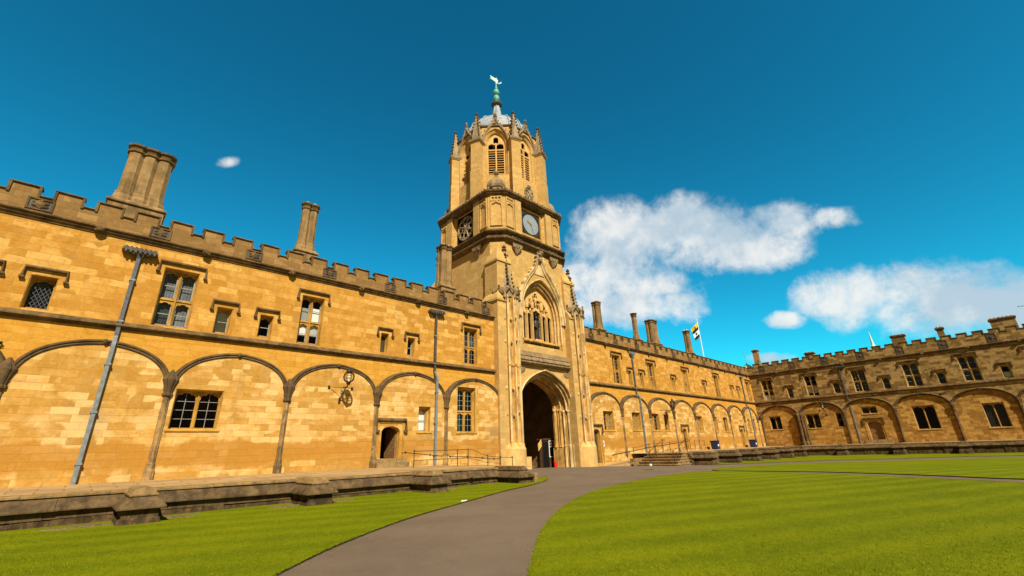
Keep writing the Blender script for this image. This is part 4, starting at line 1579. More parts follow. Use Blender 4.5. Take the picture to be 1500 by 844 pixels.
# rose windows on the other faces
for fr in (frS, frN, frW):
    b = MB(fr)
    b.tube([(1.0 * cos(a), H - .28, 17.55 + 1.0 * sin(a)) for a in np.linspace(0, 2 * pi, 29)], .075, 5)
    for k in range(8):
        a = k * pi / 4 + pi / 8
        b.tube([(.12 * cos(a), H - .27, 17.55 + .12 * sin(a)), (1.0 * cos(a), H - .27, 17.55 + 1.0 * sin(a))], .075, 5)
        a2 = a + pi / 8
        pts = [(.66 * cos(a2) + .24 * cos(u), H - .27, 17.55 + .66 * sin(a2) + .24 * sin(u)) for u in np.linspace(0, 2 * pi, 13)]
        b.tube(pts, .055, 4)
    b.lump((0, H - .27, 17.55), .16, .08, .16, 1, .05)
    rw = b.build('rose_window', 'pinn', tower)
    b = MB(fr)
    b.add([(-1.2, H - .305, 16.35), (1.2, H - .305, 16.35), (1.2, H - .305, 18.8), (-1.2, H - .305, 18.8)], [(0, 1, 2, 3)])
    b.build('pane', 'dark', rw)

# upper cornice with cresting
b = MB()
b.loft([csq(o, LG, z) for o, z in ((.0, 18.95), (.10, 18.98), (.22, 19.08), (.26, 19.16), (.34, 19.22), (.36, 19.34), (.20, 19.40), (-.4, 19.5), (-1.2, 19.6))])
b.cur = 1
ring = [Vector(p) for p in csq(.27, LG, 19.44)]
for i in range(len(ring)):
    a, c = ring[i], ring[(i + 1) % len(ring)]
    n = max(2, int((c - a).length / .30))
    for k in range(n):
        p = a.lerp(c, (k + .5) / n)
        b.lump(tuple(p), .105, .105, .11, k, .15, 6, 4)
b.build('cornice', ['mould', 'crown'], tower)

# corner ogee caps
f2 = fr_face(-135)
b = MB(f2)
prof = [(.80, 19.4), (.80, 19.72), (.72, 19.78), (.72, 19.95), (.80, 20.0), (.82, 20.3), (.74, 20.62), (.55, 20.88), (.32, 21.02), (.15, 21.2), (.08, 21.5)]
b.lathe((0, 4.1), prof, 8, pi / 8)
cap = b.build('corner_cap', 'crown', tower)
b = MB(f2)
b.lathe((0, 4.1), [(.08, 21.45), (.2, 21.55), (.09, 21.65), (.16, 21.78), (.05, 21.95), (.02, 22.05)], 8)
for k in range(4):
    b.lump((.16 * cos(k * pi / 2), 4.1 + .16 * sin(k * pi / 2), 21.68), .08, .08, .09, k, .3, 6, 4)
b.build('finial', 'pinn', cap)
for k in (90, 180, 270):
    spin(cap, k, tower)

# lantern: eight faces
AP = 3.66
ZW0, ZW1 = 22.0, 25.95
half = AP * math.tan(pi / 8)
LZ0, LZ1 = 19.3, 26.7
f8 = fr_face(-135)
wp = arch(0, 1.0, 24.95, 26.55, 10, .60, (.58, .88), 21.85)
b = MB(f8)
b.plate([(-half, LZ0), (half, LZ0), (half, LZ1), (-half, LZ1)], [wp], AP)
wp2 = arch(0, .82, 24.85, 26.28, 10, .60, (.58, .88), 21.95)
wp3 = arch(0, .73, 24.8, 26.14, 10, .60, (.58, .88), 22.0)
b.loft([[(a, d, z) for a, z in q + [q[0]]] for q, d in ((wp, AP + .002), (wp, AP - .06), (wp2, AP - .22), (wp2, AP - .28), (wp3, AP - .36))], False, False, False)
lw_ = b.build('lantern_wall', 'tower', tower)
b = MB(f8)                                     # louvred two-light window
hl = []
for sg in (-1, 1):
    x0, x1 = (.055, .66) if sg > 0 else (-.66, -.055)
    hl.append([(x0, 22.1), (x1, 22.1), (x1, 24.47), (x0, 24.47)])
    hl.append(light_hole(x0, x1, 24.6, 25.2))
hl.append(light_hole(-.21, .21, 25.26, 25.9))
b.plate(wp3, hl, AP - .36)
for h in hl:
    b.soffit(h + [h[0]], AP - .36, AP - .50)
b.box(-.05, .05, AP - .36, AP - .29, 22.05, 25.25)
b.box(-.68, .68, AP - .36, AP - .30, 24.48, 24.585)
lwin = b.build('louvred_window', 'plinth', lw_)
b = MB(f8)
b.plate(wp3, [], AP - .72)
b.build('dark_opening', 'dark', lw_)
b = MB(f8)
z = 22.16
while z < 24.4:
    for x0, x1 in ((-.66, -.055), (.055, .66)):
        b.loft([[(x0, AP - .37, z), (x0, AP - .35, z + .055), (x0, AP - .60, z + .20), (x0, AP - .62, z + .15)], [(x1, AP - .37, z), (x1, AP - .35, z + .055), (x1, AP - .60, z + .20), (x1, AP - .62, z + .15)]])
    z += .235
b.build('louvre', 'plinth', lw_)
b = MB(f8)                                     # ogee hood with crockets and finial
og = bez((1.12, 24.8), (1.18, 26.15), (.44, 26.6), (.26, 27.05), 10)[0:] + bez((.26, 27.05), (.14, 27.3), (.05, 27.45), (0, 27.62), 4)[1:]
path = [(-x, z) for x, z in og] + [(x, z) for x, z in reversed(og[:-1])]
b.sweep(path, [(-.10, AP - .02), (-.09, AP + .10), (0, AP + .15), (.09, AP + .10), (.12, AP - .02)])
for i in range(1, len(og) - 1):
    if i % 2:
        for sg in (-1, 1):
            b.lump((sg * (og[i][0] + .10), AP + .06, og[i][1] + .08), .08, .08, .09, i, .3, 6, 4)
b.lathe((0, AP + .05), [(.06, 27.45), (.10, 27.65), (.2, 27.77), (.09, 27.87), (.17, 28.0), (.06, 28.14), (.02, 28.25)], 6)
b.prism_d([(-.22, 27.05), (.22, 27.05), (.05, 27.45), (-.05, 27.45)], AP - .02, AP + .06)
b.build('ogee_hood', 'pinn', lw_)
for k in range(1, 8):
    spin(lw_, 45 * k, tower)
# buttresses between them
f9 = fr_face(-135 + 22.5)
b = MB(f9)
RB = AP / cos(pi / 8)


def bp_(w, d, z):
    return [(-w, RB - .55, z), (w, RB - .55, z), (w, d, z), (-w, d, z)]


b.loft([bp_(.42, 4.50, 19.3), bp_(.42, 4.50, 22.0), bp_(.40, 4.46, 22.1), bp_(.40, 4.46, 24.75), bp_(.47, 4.52, 24.82), bp_(.50, 4.56, 24.92), bp_(.50, 4.56, 25.06), bp_(.42, 4.44, 25.16)])
bt = b.build('lantern_buttress', 'tower', tower)
b = MB(f9)
b.loft([bp_(.43, 4.49, 24.80), bp_(.52, 4.58, 24.90), bp_(.54, 4.60, 24.98), bp_(.54, 4.60, 25.08), bp_(.44, 4.46, 25.2)])
b.build('buttress_cap', 'crown', bt)
b = MB(f9)


def pinnacle(b, c, w, z0, z1, seed=0):
    n = 7
    b.loft([[(c[0] - w * k, c[1] - w * k, z), (c[0] + w * k, c[1] - w * k, z), (c[0] + w * k, c[1] + w * k, z), (c[0] - w * k, c[1] + w * k, z)] for k, z in ((1, z0), (1, z0 + .12), (.92, z0 + .14), (.22, z1 - .32), (.16, z1 - .3))])
    b.cur = 1
    for i in range(n):
        t = (i + .4) / n
        k = .95 - t * .74
        z = z0 + .2 + (z1 - .5 - z0) * t
        for sx_ in (-1, 1):
            for sy_ in (-1, 1):
                b.lump((c[0] + sx_ * (w * k + .035), c[1] + sy_ * (w * k + .035), z), .085, .085, .09, i + seed, .35, 5, 3)
    b.lathe(c, [(.08, z1 - .34), (.17, z1 - .22), (.09, z1 - .14), (.13, z1 - .06), (.03, z1 + .08)], 6)


pinnacle(b, (0, 4.08), .36, 25.14, 28.15)
b.build('pinnacle', ['pinn', 'crock'], bt)
for k in range(1, 8):
    spin(bt, 45 * k, tower)
# coat of arms on the east face
b = MB(frE)
b.prism_d([(-.3, 20.9), (.3, 20.9), (.3, 20.4), (0, 19.95), (-.3, 20.4)], AP - .01, AP + .10)
for k in range(14):
    a = k * 2 * pi / 14
    b.lump((.46 * cos(a), AP + .05, 20.45 + .62 * sin(a)), .10, .08, .12, k, .35, 6, 4)
b.lump((0, AP + .12, 21.12), .22, .12, .16, 2, .3)
b.tube([(-.4, AP + .12, 20.9), (.4, AP + .12, 20.0)], .05, 5)
b.tube([(.4, AP + .12, 20.9), (-.4, AP + .12, 20.0)], .05, 5)
b.build('coat_of_arms', 'pinn', tower)
# lantern top and dome
b = MB()
oc = lambda r_, z: [(AX + r_ / cos(pi / 8) * cos(pi / 8 + k * pi / 4), AY + r_ / cos(pi / 8) * sin(pi / 8 + k * pi / 4), z) for k in range(8)]
b.loft([oc(AP + .02, 26.7), oc(AP + .10, 26.74), oc(AP + .10, 26.86), oc(AP - .1, 26.9), oc(2.9, 27.0)])
b.build('cornice', 'mould', tower)
b = MB()
dp_ = [(3.1, 26.9), (3.12, 27.5), (3.06, 28.1), (2.9, 28.7), (2.62, 29.25), (2.25, 29.7), (1.8, 30.02), (1.35, 30.22), (.95, 30.32)]
dp_ = [(r_, 26.9 + (z - 26.9) * .86) for r_, z in dp_]
b.lathe((AX, AY), [(r_ * 1.01, z) for r_, z in dp_], 40)
dome = b.build('dome', 'lead', tower, smooth=True)
b = MB()
for k in range(8):
    for kk in (0, .5):
        a = pi / 8 + (k + kk) * pi / 4
        sc_ = 1.03
        b.tube([(AX + r_ * sc_ * cos(a), AY + r_ * sc_ * sin(a), z + .02) for r_, z in dp_], .055, 5)
b.build('lead_roll', 'lead', dome)
b = MB()
b.lathe((AX, AY), [(1.0, 29.65), (.84, 29.95), (.64, 30.5), (.46, 31.2), (.36, 31.9), (.32, 32.4)], 16, 0, (1.0, .82))
b.build('concave_spire', 'lead', dome)
b = MB()
b.lathe((AX, AY), [(.34, 32.35), (.52, 32.45), (.56, 32.58), (.52, 32.7), (.34, 32.78)], 12)
b.build('gallery_ring', 'leaddark', dome)
b = MB()
b.lathe((AX, AY), [(.36, 32.75), (.3, 32.9), (.2, 33.0), (.29, 33.15), (.32, 33.35), (.24, 33.6), (.13, 33.75), (.2, 33.8), (.31, 33.95), (.33, 34.15), (.22, 34.38), (.12, 34.46), (.16, 34.55), (.07, 35.0), (.05, 35.2)], 12)
b.build('ball_finial', 'copper', dome, smooth=True)
vane = thing('weather_vane', 'pale green bird weather vane on top of the lantern dome', 'weather vane', (AX, AY, 35.2))
vf = lambda s, d, z: (AX + .42 * s - .5 * d, AY - .42 * s - .5 * d, 35.2 + (z - 35.2) * .68)
b = MB()
b.tube([(AX, AY, 34.95), (AX, AY, 35.6)], .04, 6)
b.build('spindle', 'copperlite', vane)
b = MB(vf)
b.prism_d([(.3, 35.35), (.10, 35.3), (-.18, 35.75), (-.95, 36.4), (-.98, 36.55), (-.6, 36.4), (-1.0, 36.85), (-.94, 36.98), (-.4, 36.55), (.0, 36.3), (.08, 36.5), (.16, 36.2), (.34, 35.95)], -.03, .03)
b.build('bird_plate', 'copperlite', vane)
b = MB(vf)
b.prism_d([(.3, 35.3), (.75, 35.5), (.95, 35.62), (.85, 35.4), (1.0, 35.35), (.8, 35.28), (.4, 35.2)], -.03, .03)
b.build('tail_plate', 'copperlite', vane)

frG = lambda s, d, z: frE(s + GC, d, z)
# gateway mouldings
def arch_set(b, rings, zb_):
    """nested arch orders: (half width, spring, apex, d)"""
    b.loft([[(x, d, z) for x, z in arch(0, hw, zs, za, 14, .58, (.56, .86), zb_)] for hw, zs, za, d in rings], False, False, False)


b = MB(frG)
arch_set(b, [(2.78, 3.15, 5.86, H + .05), (2.70, 3.15, 5.78, H + .05), (2.70, 3.15, 5.78, H - .12), (2.60, 3.15, 5.67, H - .16), (2.60, 3.15, 5.67, H - .30), (2.50, 3.15, 5.56, H - .36), (2.47, 3.15, 5.53, H - .42), (2.42, 3.15, 5.47, H - .80), (2.36, 3.15, 5.41, H - .84), (2.33, 3.15, 5.38, H - 1.22), (2.24, 3.15, 5.28, H - 1.28), (2.22, 3.15, 5.27, H - 1.35)], -1.5)
ga = b.build('gate_arch', 'gate', tower)
for sg in (-1, 1):
    for x, d in ((2.64, H - .02), (2.50, H - .24), (2.41, H - .60)):
        b = MB(frG)
        b.lathe((sg * x, d), [(.12, -1.2), (.12, .75), (.07, .85), (.065, 3.0), (.11, 3.05), (.12, 3.16), (.09, 3.2)], 8)
        b.build('jamb_shaft', 'ribs', ga)
for hw_, za_, d_ in ((2.75, 5.83, H + .06), (2.61, 5.68, H - .14), (2.45, 5.51, H - .33), (2.38, 5.44, H - .82)):
    b = MB(frG)
    b.sweep(arch(0, hw_, 3.15, za_, 14, .58, (.56, .86)), [(-.055, d_ - .05), (-.055, d_ + .03), (0, d_ + .075), (.055, d_ + .03), (.055, d_ - .05)])
    b.build('arch_roll', 'ribs', ga)
b = MB(frG)                                  # square label and spandrel carving
b.sweep([(-2.75, 3.3), (-2.75, 6.1), (2.75, 6.1), (2.75, 3.3)], [(-.05, H - .01), (-.05, H + .09), (.06, H + .12), (.12, H + .05), (.12, H - .01)])
for sg in (-1, 1):
    for k in range(11):
        b.lump((sg * (2.48 - .13 * (k % 4)), H + .02, 5.85 - .13 * (k // 4) - .05 * (k % 2)), .09, .05, .09, k, .35, 6, 4)
b.build('spandrel_carving', 'gategrey', ga)
b = MB(frG)                                  # battered ledge over the gateway
b.run([(H - .02, 6.06), (H + .22, 6.07), (H + .34, 6.17), (H + .34, 6.24), (H + .20, 6.30), (H + .28, 6.36), (H + .28, 6.42), (H + .16, 6.62), (H + .20, 6.66), (H + .08, 6.98), (H - .02, 7.06)], -2.72, 2.72)
b.build('weathered_ledge', 'gategrey', tower)
# inner jamb plinths and passage
for sg in (-1, 1):
    b = MB(frG)
    b.loft([[(sg * (x0 - .06), H - 1.62, z), (sg * x1, H - 1.62, z), (sg * x1, H - .40, z), (sg * (x0 + .14), H - .40, z)] for x0, x1, z in ((2.27, 3.4, -1.4), (2.27, 3.4, .55), (2.32, 3.4, .62), (2.35, 3.4, .68))])
    b.build('inner_plinth', 'gate', tower)
b = MB(frG)
zin = [(2.22, 3.15, 5.27, H - 1.34), (2.22, 3.15, 5.22, H - 1.5)]
arch_set(b, zin, -1.5)
b.plate([(-3.9, -1.5)] + arch(0, 2.22, 3.15, 5.22, 14, .58, (.56, .86), -1.5) + [(3.9, -1.5), (3.9, 8.0), (-3.9, 8.0)], [], H - 1.5)
ps = b.build('gate_passage', 'gate', tower)
for sg in (-1, 1):
    for x, d, r_ in ((2.36, H - .92, .06), (2.33, H - 1.1, .05), (2.26, H - 1.36, .085)):
        b = MB(frG)
        b.lathe((sg * x, d), [(r_ * 1.5, .66), (r_, .8), (r_, 3.1), (r_ * 1.6, 3.16), (r_ * 1.7, 3.26), (r_, 3.34)], 8)
        b.build('jamb_shaft', 'gate', ps)
# gate hall (dark inside)
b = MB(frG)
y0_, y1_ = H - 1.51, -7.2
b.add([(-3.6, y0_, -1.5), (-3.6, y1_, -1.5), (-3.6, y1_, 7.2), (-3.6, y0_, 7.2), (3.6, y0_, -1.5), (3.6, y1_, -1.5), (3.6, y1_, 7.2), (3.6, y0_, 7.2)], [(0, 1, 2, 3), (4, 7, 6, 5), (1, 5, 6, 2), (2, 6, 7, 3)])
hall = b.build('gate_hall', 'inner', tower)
b = MB(frG)
b.prism_d(arch(-.2, 1.55, 2.0, 3.5, 10, .6, (.58, .88), -.8), y1_ + .02, y1_ + .12)
for k in range(7):
    b.box(-1.6 + .42 * k, -1.57 + .42 * k, y1_ + .12, y1_ + .16, -.7, 2.2)
b.build('oak_gate', 'wood', hall)
b = MB(frG)
b.prism_d(arch(2.4, .5, .9, 1.5, 8, .6, (.58, .88), -.8), y1_ + .02, y1_ + .10)
b.build('wicket_door', 'wood', hall)
b = MB(frG)
b.sweep(arch(2.4, .55, .9, 1.55, 8, .6, (.58, .88), -.8), [(0, y1_ + .01), (0, y1_ + .14), (.12, y1_ + .14), (.12, y1_ + .01)])
b.sweep(arch(-.2, 1.6, 2.0, 3.56, 10, .6, (.58, .88), -.8), [(0, y1_ + .01), (0, y1_ + .2), (.18, y1_ + .2), (.18, y1_ + .01)])
for sg in (-1, 1):
    b.prism_z([(sg * 3.6, -3), (sg * 3.25, -2.85), (sg * 3.25, -2.5), (sg * 3.6, -2.35)], -1.4, 6.8)
b.build('inner_arch', 'inner', hall)

# great window over the gate
b = MB(frG)
wset = [(2.12, 9.75, 12.84, H + .04), (2.05, 9.75, 12.75, H + .04), (2.05, 9.75, 12.75, H - .10), (1.93, 9.75, 12.55, H - .18), (1.93, 9.75, 12.55, H - .30), (1.80, 9.75, 12.34, H - .38), (1.80, 9.75, 12.34, H - .46), (1.68, 9.75, 12.15, H - .55)]
b.loft([[(x, d, z) for x, z in arch(0, hw, zs, za, 14, .60, (.56, .86), 7.5)] for hw, zs, za, d in wset], False, False, False)
gw = b.build('great_window', 'gate', tower)
for hw_, za_, d_ in ((2.08, 12.8, H + .05), (1.94, 12.57, H - .17), (1.81, 12.36, H - .36)):
    b = MB(frG)
    b.sweep(arch(0, hw_, 9.75, za_, 14, .60, (.56, .86), 7.9), [(-.05, d_ - .05), (-.05, d_ + .03), (0, d_ + .07), (.05, d_ + .03), (.05, d_ - .05)])
    b.build('arch_roll', 'ribs', gw)
b = MB(frG)
wp4 = arch(0, 1.68, 9.75, 12.15, 14, .60, (.56, .86), 8.0)
XS = [(-1.62, -1.12), (-1.03, -.54), (-.46, .46), (.54, 1.03), (1.12, 1.62)]
holes = []
for i, (x0, x1) in enumerate(XS):
    holes.append(light_hole(x0, x1, 8.15, 10.15 if i != 2 else 10.45))
for k in range(4):
    x = -1.0 + .5 * k + .25
    holes.append(light_hole(x - .17, x + .17, 10.62 if abs(x) < .3 else 10.35, 11.3 if abs(x) < .6 else 11.0))
holes.append(light_hole(-.15, .15, 11.38, 11.85))
b.plate(wp4, holes, H - .55)
for h in holes:
    b.soffit(h + [h[0]], H - .55, H - .75)
for k in range(26):                          # cusps, canopies and crockets of the tracery
    rg = random.Random(k)
    x = rg.uniform(-1.3, 1.3)
    z = rg.uniform(10.25, 10.6 + 1.35 * (1 - abs(x) / 1.5))
    b.lump((x, H - .50, z), .075, .11, .13, k, .35, 6, 4)
for x in (-1.075, -.5, .5, 1.075):
    b.prism_z([(x - .04, H - .56), (x - .02, H - .42), (x + .02, H - .42), (x + .04, H - .56)], 8.05, 10.6)
    b.lathe((x, H - .46), [(.12, 10.5), (.14, 10.7), (.05, 11.2)], 6)
b.build('tracery', 'plinth', gw)
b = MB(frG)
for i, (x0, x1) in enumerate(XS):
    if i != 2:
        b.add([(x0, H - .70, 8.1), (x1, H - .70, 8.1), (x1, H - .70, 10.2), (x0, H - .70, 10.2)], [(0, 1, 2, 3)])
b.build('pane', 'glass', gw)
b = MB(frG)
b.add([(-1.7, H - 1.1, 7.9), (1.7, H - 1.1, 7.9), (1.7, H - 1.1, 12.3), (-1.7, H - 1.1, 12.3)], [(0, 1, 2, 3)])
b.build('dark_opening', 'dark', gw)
b = MB(frG)                                  # sill band and royal arms panel
b.run([(H - .6, 7.72), (H - .12, 7.72), (H + .02, 7.80), (H + .02, 7.90), (H - .10, 7.96), (H - .6, 8.05)], -1.9, 1.9)
b.prism_d([(-1.95, 7.05), (1.95, 7.05), (1.95, 7.73), (-1.95, 7.73)], H - .5, H - .30)
for x in (-1.75, -1.25, -.8, .8, 1.25, 1.75):
    b.box(x - .05, x + .05, H - .30, H - .16, 7.06, 7.72)
for x0, x1 in ((-1.70, -1.30), (-1.20, -.85), (.85, 1.20), (1.30, 1.70)):
    for k in range(3):
        b.lump(((x0 + x1) / 2 + .12 * (k - 1), H - .26, 7.56 + .05 * (k % 2)), .08, .06, .09, k, .3, 6, 4)
b.build('sill_band', 'gate', gw)
b = MB(frG)
b.prism_d([(-.24, 7.6), (.24, 7.6), (.24, 7.3), (0, 7.1), (-.24, 7.3)], H - .30, H - .18)
for sg in (-1, 1):
    for k in range(6):
        b.lump((sg * (.38 + .10 * (k % 3)), H - .22, 7.2 + .16 * (k // 2)), .09, .08, .12, k, .35, 6, 4)
b.lump((0, H - .2, 7.66), .16, .1, .08, 3, .25)
b.build('carved_arms', 'crown', gw)
b = MB(frG)                                  # ogee hood
og = bez((2.32, 9.5), (2.36, 11.7), (1.25, 12.75), (.72, 13.35), 12) + bez((.72, 13.35), (.42, 13.75), (.26, 14.1), (.2, 14.5), 6)[1:]
path = [(-x, z) for x, z in og] + [(x, z) for x, z in reversed(og)]
b.sweep(path, [(-.16, H - .02), (-.15, H + .10), (-.06, H + .15), (.0, H + .08), (.08, H + .22), (.18, H + .24), (.22, H + .12), (.24, H - .02)])
for i in range(2, len(og), 2):
    for sg in (-1, 1):
        b.lump((sg * (og[i][0] + .22), H + .14, og[i][1] + .1), .12, .12, .13, i, .3, 6, 4)
b.prism_d([(-.55, 13.15), (.55, 13.15), (.16, 14.0), (-.16, 14.0)], H - .01, H + .06)
b.build('ogee_hood', 'ribs', gw)
b = MB(frG)
b.lathe((0, H + .1), [(.2, 14.3), (.26, 14.45), (.22, 14.55), (.16, 14.62), (.32, 14.8), (.16, 14.95), (.26, 15.12), (.1, 15.3), (.04, 15.55)], 8)
for k in range(6):
    b.lump((.26 * cos(k * pi / 3), H + .1 + .26 * sin(k * pi / 3), 14.82 + .2 * (k % 2)), .11, .11, .12, k, .3, 6, 4)
b.build('finial', 'pinn', gw)

# flanking turrets
def turret(cx):
    b = MB(frE)
    cd_ = H - .05
    n = 60

    def ring(r_, z, ribbed=True):
        o = []
        for k in range(n):
            a = 2 * pi * k / n
            rib = 1.0
            if ribbed:
                rib = (1.0, 1.0, .82, .80, .82)[k % 5]
            o.append((cx + r_ * rib * cos(a), cd_ + r_ * rib * sin(a), z))
        return o
    b.loft([ring(.90, 1.0), ring(.88, 5.6), ring(.94, 5.64), ring(.96, 5.74), ring(.88, 5.86), ring(.86, 10.5)], False, True)
    o = b.build('turret', 'gate', tower)
    for k in range(12):
        a = 2 * pi * (k * 5 + .5) / n
        b = MB(frE)
        b.tube([(cx + .86 * cos(a), cd_ + .86 * sin(a), 1.0), (cx + .86 * cos(a), cd_ + .86 * sin(a), 10.5)], .06 if k % 2 else .085, 6)
        for z in (2.6, 4.2, 7.2, 8.8):
            a2 = 2 * pi * (k * 5 + 3) / n
            b.lump((cx + .82 * cos(a2), cd_ + .82 * sin(a2), z + .1 * (k % 3)), .08, .08, .11, k, .3, 6, 4)
        b.build('shaft', 'ribs', o)
    b = MB(frE)
    b.loft([ring(1.02, -1.5, False), ring(1.02, .62, False), ring(.97, .72, False), ring(.93, .95), ring(.86, 1.05)])
    b.build('turret_plinth', 'plinth', o)
    b = MB(lambda s_, d, z: frE(s_, d, 10.3 + (z - 10.3) * .64))
    b.loft([ring(.80, 10.45, False), ring(.80, 11.55, False), ring(.5, 11.7, False)])
    for k in range(8):                       # canopied crown
        a = 2 * pi * (k + .5) / 8
        ta, na_ = (-sin(a), cos(a)), (cos(a), sin(a))
        w = .36

        def pt(t_, r_, z):
            return (cx + na_[0] * r_ + ta[0] * t_, cd_ + na_[1] * r_ + ta[1] * t_, z)
        for sg in (-1, 1):
            b.tube([pt(sg * w, .88, 10.45), pt(sg * w, .90, 10.85), pt(sg * w * .75, .97, 11.12), pt(sg * w * .3, .97, 11.3), pt(0, .97, 11.6)], .055, 5)
        b.lump(pt(0, .98, 11.66), .09, .09, .13, k, .25, 6, 4)
        b.lump(pt(0, .93, 10.42), .10, .10, .14, k, .3, 6, 4)
        a = 2 * pi * k / 8
        na_ = (cos(a), sin(a))
        ta = (-sin(a), cos(a))
        b.tube([pt(0, .94, 10.3), pt(0, .96, 11.25), pt(0, .94, 11.5)], [.09, .08, .02], 5)
        b.lump(pt(0, .98, 10.36), .12, .12, .15, k + 9, .3, 6, 4)
    b.build('crown', 'crown', o)
    b = MB(frE)
    b.lathe((cx, cd_), [(.68, 10.95), (.68, 11.15), (.61, 11.2), (.10, 14.1), (.08, 14.2)], 8, pi / 8)
    b.cur = 1
    b.lathe((cx, cd_), [(.08, 14.15), (.2, 14.28), (.08, 14.38), (.17, 14.5), (.03, 14.7)], 8, pi / 8)
    for k in range(8):
        a = pi / 8 + k * pi / 4
        if k % 2:
            continue
        for i in range(9):
            t_ = (i + .3) / 9
            r_ = .58 - .47 * t_ + .06
            b.lump((cx + r_ * cos(a), cd_ + r_ * sin(a), 11.4 + 2.65 * t_), .10, .10, .10, i + k, .3, 6, 4)
    b.build('spirelet', ['pinn', 'crock'], o)


turret(GC - 3.6)
turret(GC + 3.6)

# ------------------------------------------------------------------ statue in the niche
sn = thing('statue', 'dark weathered robed statue standing in the niche of the great window', 'statue', frG(0, H - .62, 8.06))
b = MB(frG)
sd_ = H - .62


def ell(z, rx, ry, ox=0.0, oy=0.0, n=14, fold=0.0):
    return [(ox + rx * (1 + fold * cos(5 * 2 * pi * k / n)) * cos(2 * pi * k / n), sd_ + oy + ry * (1 + fold * cos(5 * 2 * pi * k / n)) * sin(2 * pi * k / n), z) for k in range(n)]


b.loft([ell(8.16, .30, .24, 0, 0, 20, .12), ell(8.5, .25, .2, 0, 0, 20, .12), ell(8.9, .22, .18, .02, 0, 20, .08), ell(9.15, .235, .18, .02, .01, 20, .04), ell(9.45, .27, .18, .01, 0, 20, .02), ell(9.6, .26, .15, 0, 0, 20), ell(9.68, .14, .1, 0, 0, 20), ell(9.72, .075, .07, 0, .0, 20), ell(9.78, .09, .1, 0, .02, 20), ell(9.88, .115, .13, 0, .02, 20), ell(9.99, .11, .125, 0, .01, 20), ell(10.06, .06, .07, 0, 0, 20)])
for sg in (-1, 1):
    b.tube([(sg * .25, sd_, 9.54), (sg * .31, sd_ + .06, 9.25), (sg * .14, sd_ + .24, 9.15 + .12 * sg)], [.09, .085, .05], 7)
b.tube([(.2, sd_ + .25, 8.2), (.17, sd_ + .25, 9.7)], .022, 5)
b.build('robed_figure', 'bronze', sn, smooth=True)
b = MB(frG)
b.loft([ell(10.03, .17, .17, 0, .01), ell(10.07, .20, .2, 0, .01), ell(10.09, .1, .1), ell(10.2, .05, .05)])
b.build('hat', 'bronze', sn)
b = MB(frG)
b.box(-.4, .4, H - .9, H - .34, 8.02, 8.16)
b.build('pedestal', 'plinth', sn)

# ------------------------------------------------------------------ wall lanterns
def lantern(fr, s_, zb_, label, reach=.83, globe=True, wd=.25):
    t = thing('wall_lantern', label, 'lamp', fr(s_, wd, zb_), 'lanterns on iron brackets')
    b = MB(fr)
    out = wd + reach
    b.tube([(s_, wd, zb_), (s_, wd + .12, zb_ + .12), (s_, wd + .35, zb_ + .38), (s_, out - .1, zb_ + .55), (s_, out, zb_ + .66)], .022, 6)
    b.tube([(s_, wd, zb_ + .55), (s_, out - .05, zb_ + .58)], .016, 5)
    for k in range(3):
        c = (s_, wd + .16 + .17 * k, zb_ + .36 + .06 * k)
        r_ = .10 - .015 * k
        b.tube([(c[0], c[1] + r_ * cos(u), c[2] + r_ * sin(u)) for u in np.linspace(0, 5.2, 12)], .012, 4)
    b.tube([(s_ - .55, wd, zb_ + .58), (s_, wd + .5, zb_ + .56)], .011, 4)
    b.tube([(s_ + .55, wd, zb_ + .58), (s_, wd + .5, zb_ + .56)], .011, 4)
    for dx in (-.55, .55, 0):
        b.box(s_ + dx - .05, s_ + dx + .05, wd - .005, wd + .02, zb_ + .5 if dx else zb_ - .14, zb_ + .66 if dx else zb_ + .14)
    b.build('bracket', 'iron', t)
    zc_ = zb_ + .98
    b = MB(fr)
    b.lathe((s_, out), [(.05, zb_ + .62), (.09, zb_ + .68), (.10, zb_ + .74), (.04, zb_ + .76)], 10)
    if globe:
        R_ = .25
        for k in range(4):
            a = k * pi / 4
            b.tube([(s_ + R_ * 1.02 * sin(u) * cos(a), out + R_ * 1.02 * sin(u) * sin(a), zc_ + R_ * 1.02 * cos(u)) for u in np.linspace(0, 2 * pi, 25)], .009, 4)
        for zz in (-.1, .02, .13):
            rr_ = math.sqrt(R_ * R_ - zz * zz) * 1.02
            b.tube([(s_ + rr_ * cos(u), out + rr_ * sin(u), zc_ + zz) for u in np.linspace(0, 2 * pi, 25)], .009, 4)
        b.lathe((s_, out), [(.12, zc_ + .20), (.15, zc_ + .24), (.13, zc_ + .30), (.06, zc_ + .36), (.03, zc_ + .42)], 10)
        b.build('cage', 'iron', t)
        b = MB(fr)
        b.lathe((s_, out), [(R_ * max(.05, sin(u)), zc_ - R_ * cos(u)) for u in np.linspace(.1, 3.04, 14)], 18)
        b.build('globe', 'lampglass', t, smooth=True)
    else:
        for k in range(6):
            a = k * pi / 3
            b.tube([(s_ + .12 * cos(a), out + .12 * sin(a), zc_ - .22), (s_ + .22 * cos(a), out + .22 * sin(a), zc_ + .2)], .012, 4)
        b.lathe((s_, out), [(.26, zc_ + .19), (.26, zc_ + .22), (.14, zc_ + .38), (.10, zc_ + .42), (.05, zc_ + .55), (.01, zc_ + .62)], 6)
        b.lathe((s_, out), [(.13, zc_ - .25), (.14, zc_ - .22), (.10, zc_ - .2)], 6)
        b.build('cage', 'iron', t)
        b = MB(fr)
        b.lathe((s_, out), [(.11, zc_ - .21), (.205, zc_ + .19)], 6)
        b.build('globe', 'lampglass', t)
    b = MB(fr)
    b.lathe((s_, out), [(.03, zc_ - .2), (.04, zc_ - .05), (.055, zc_ + .02), (.02, zc_ + .08)], 8)
    b.build('bulb', 'white', t)
    return t


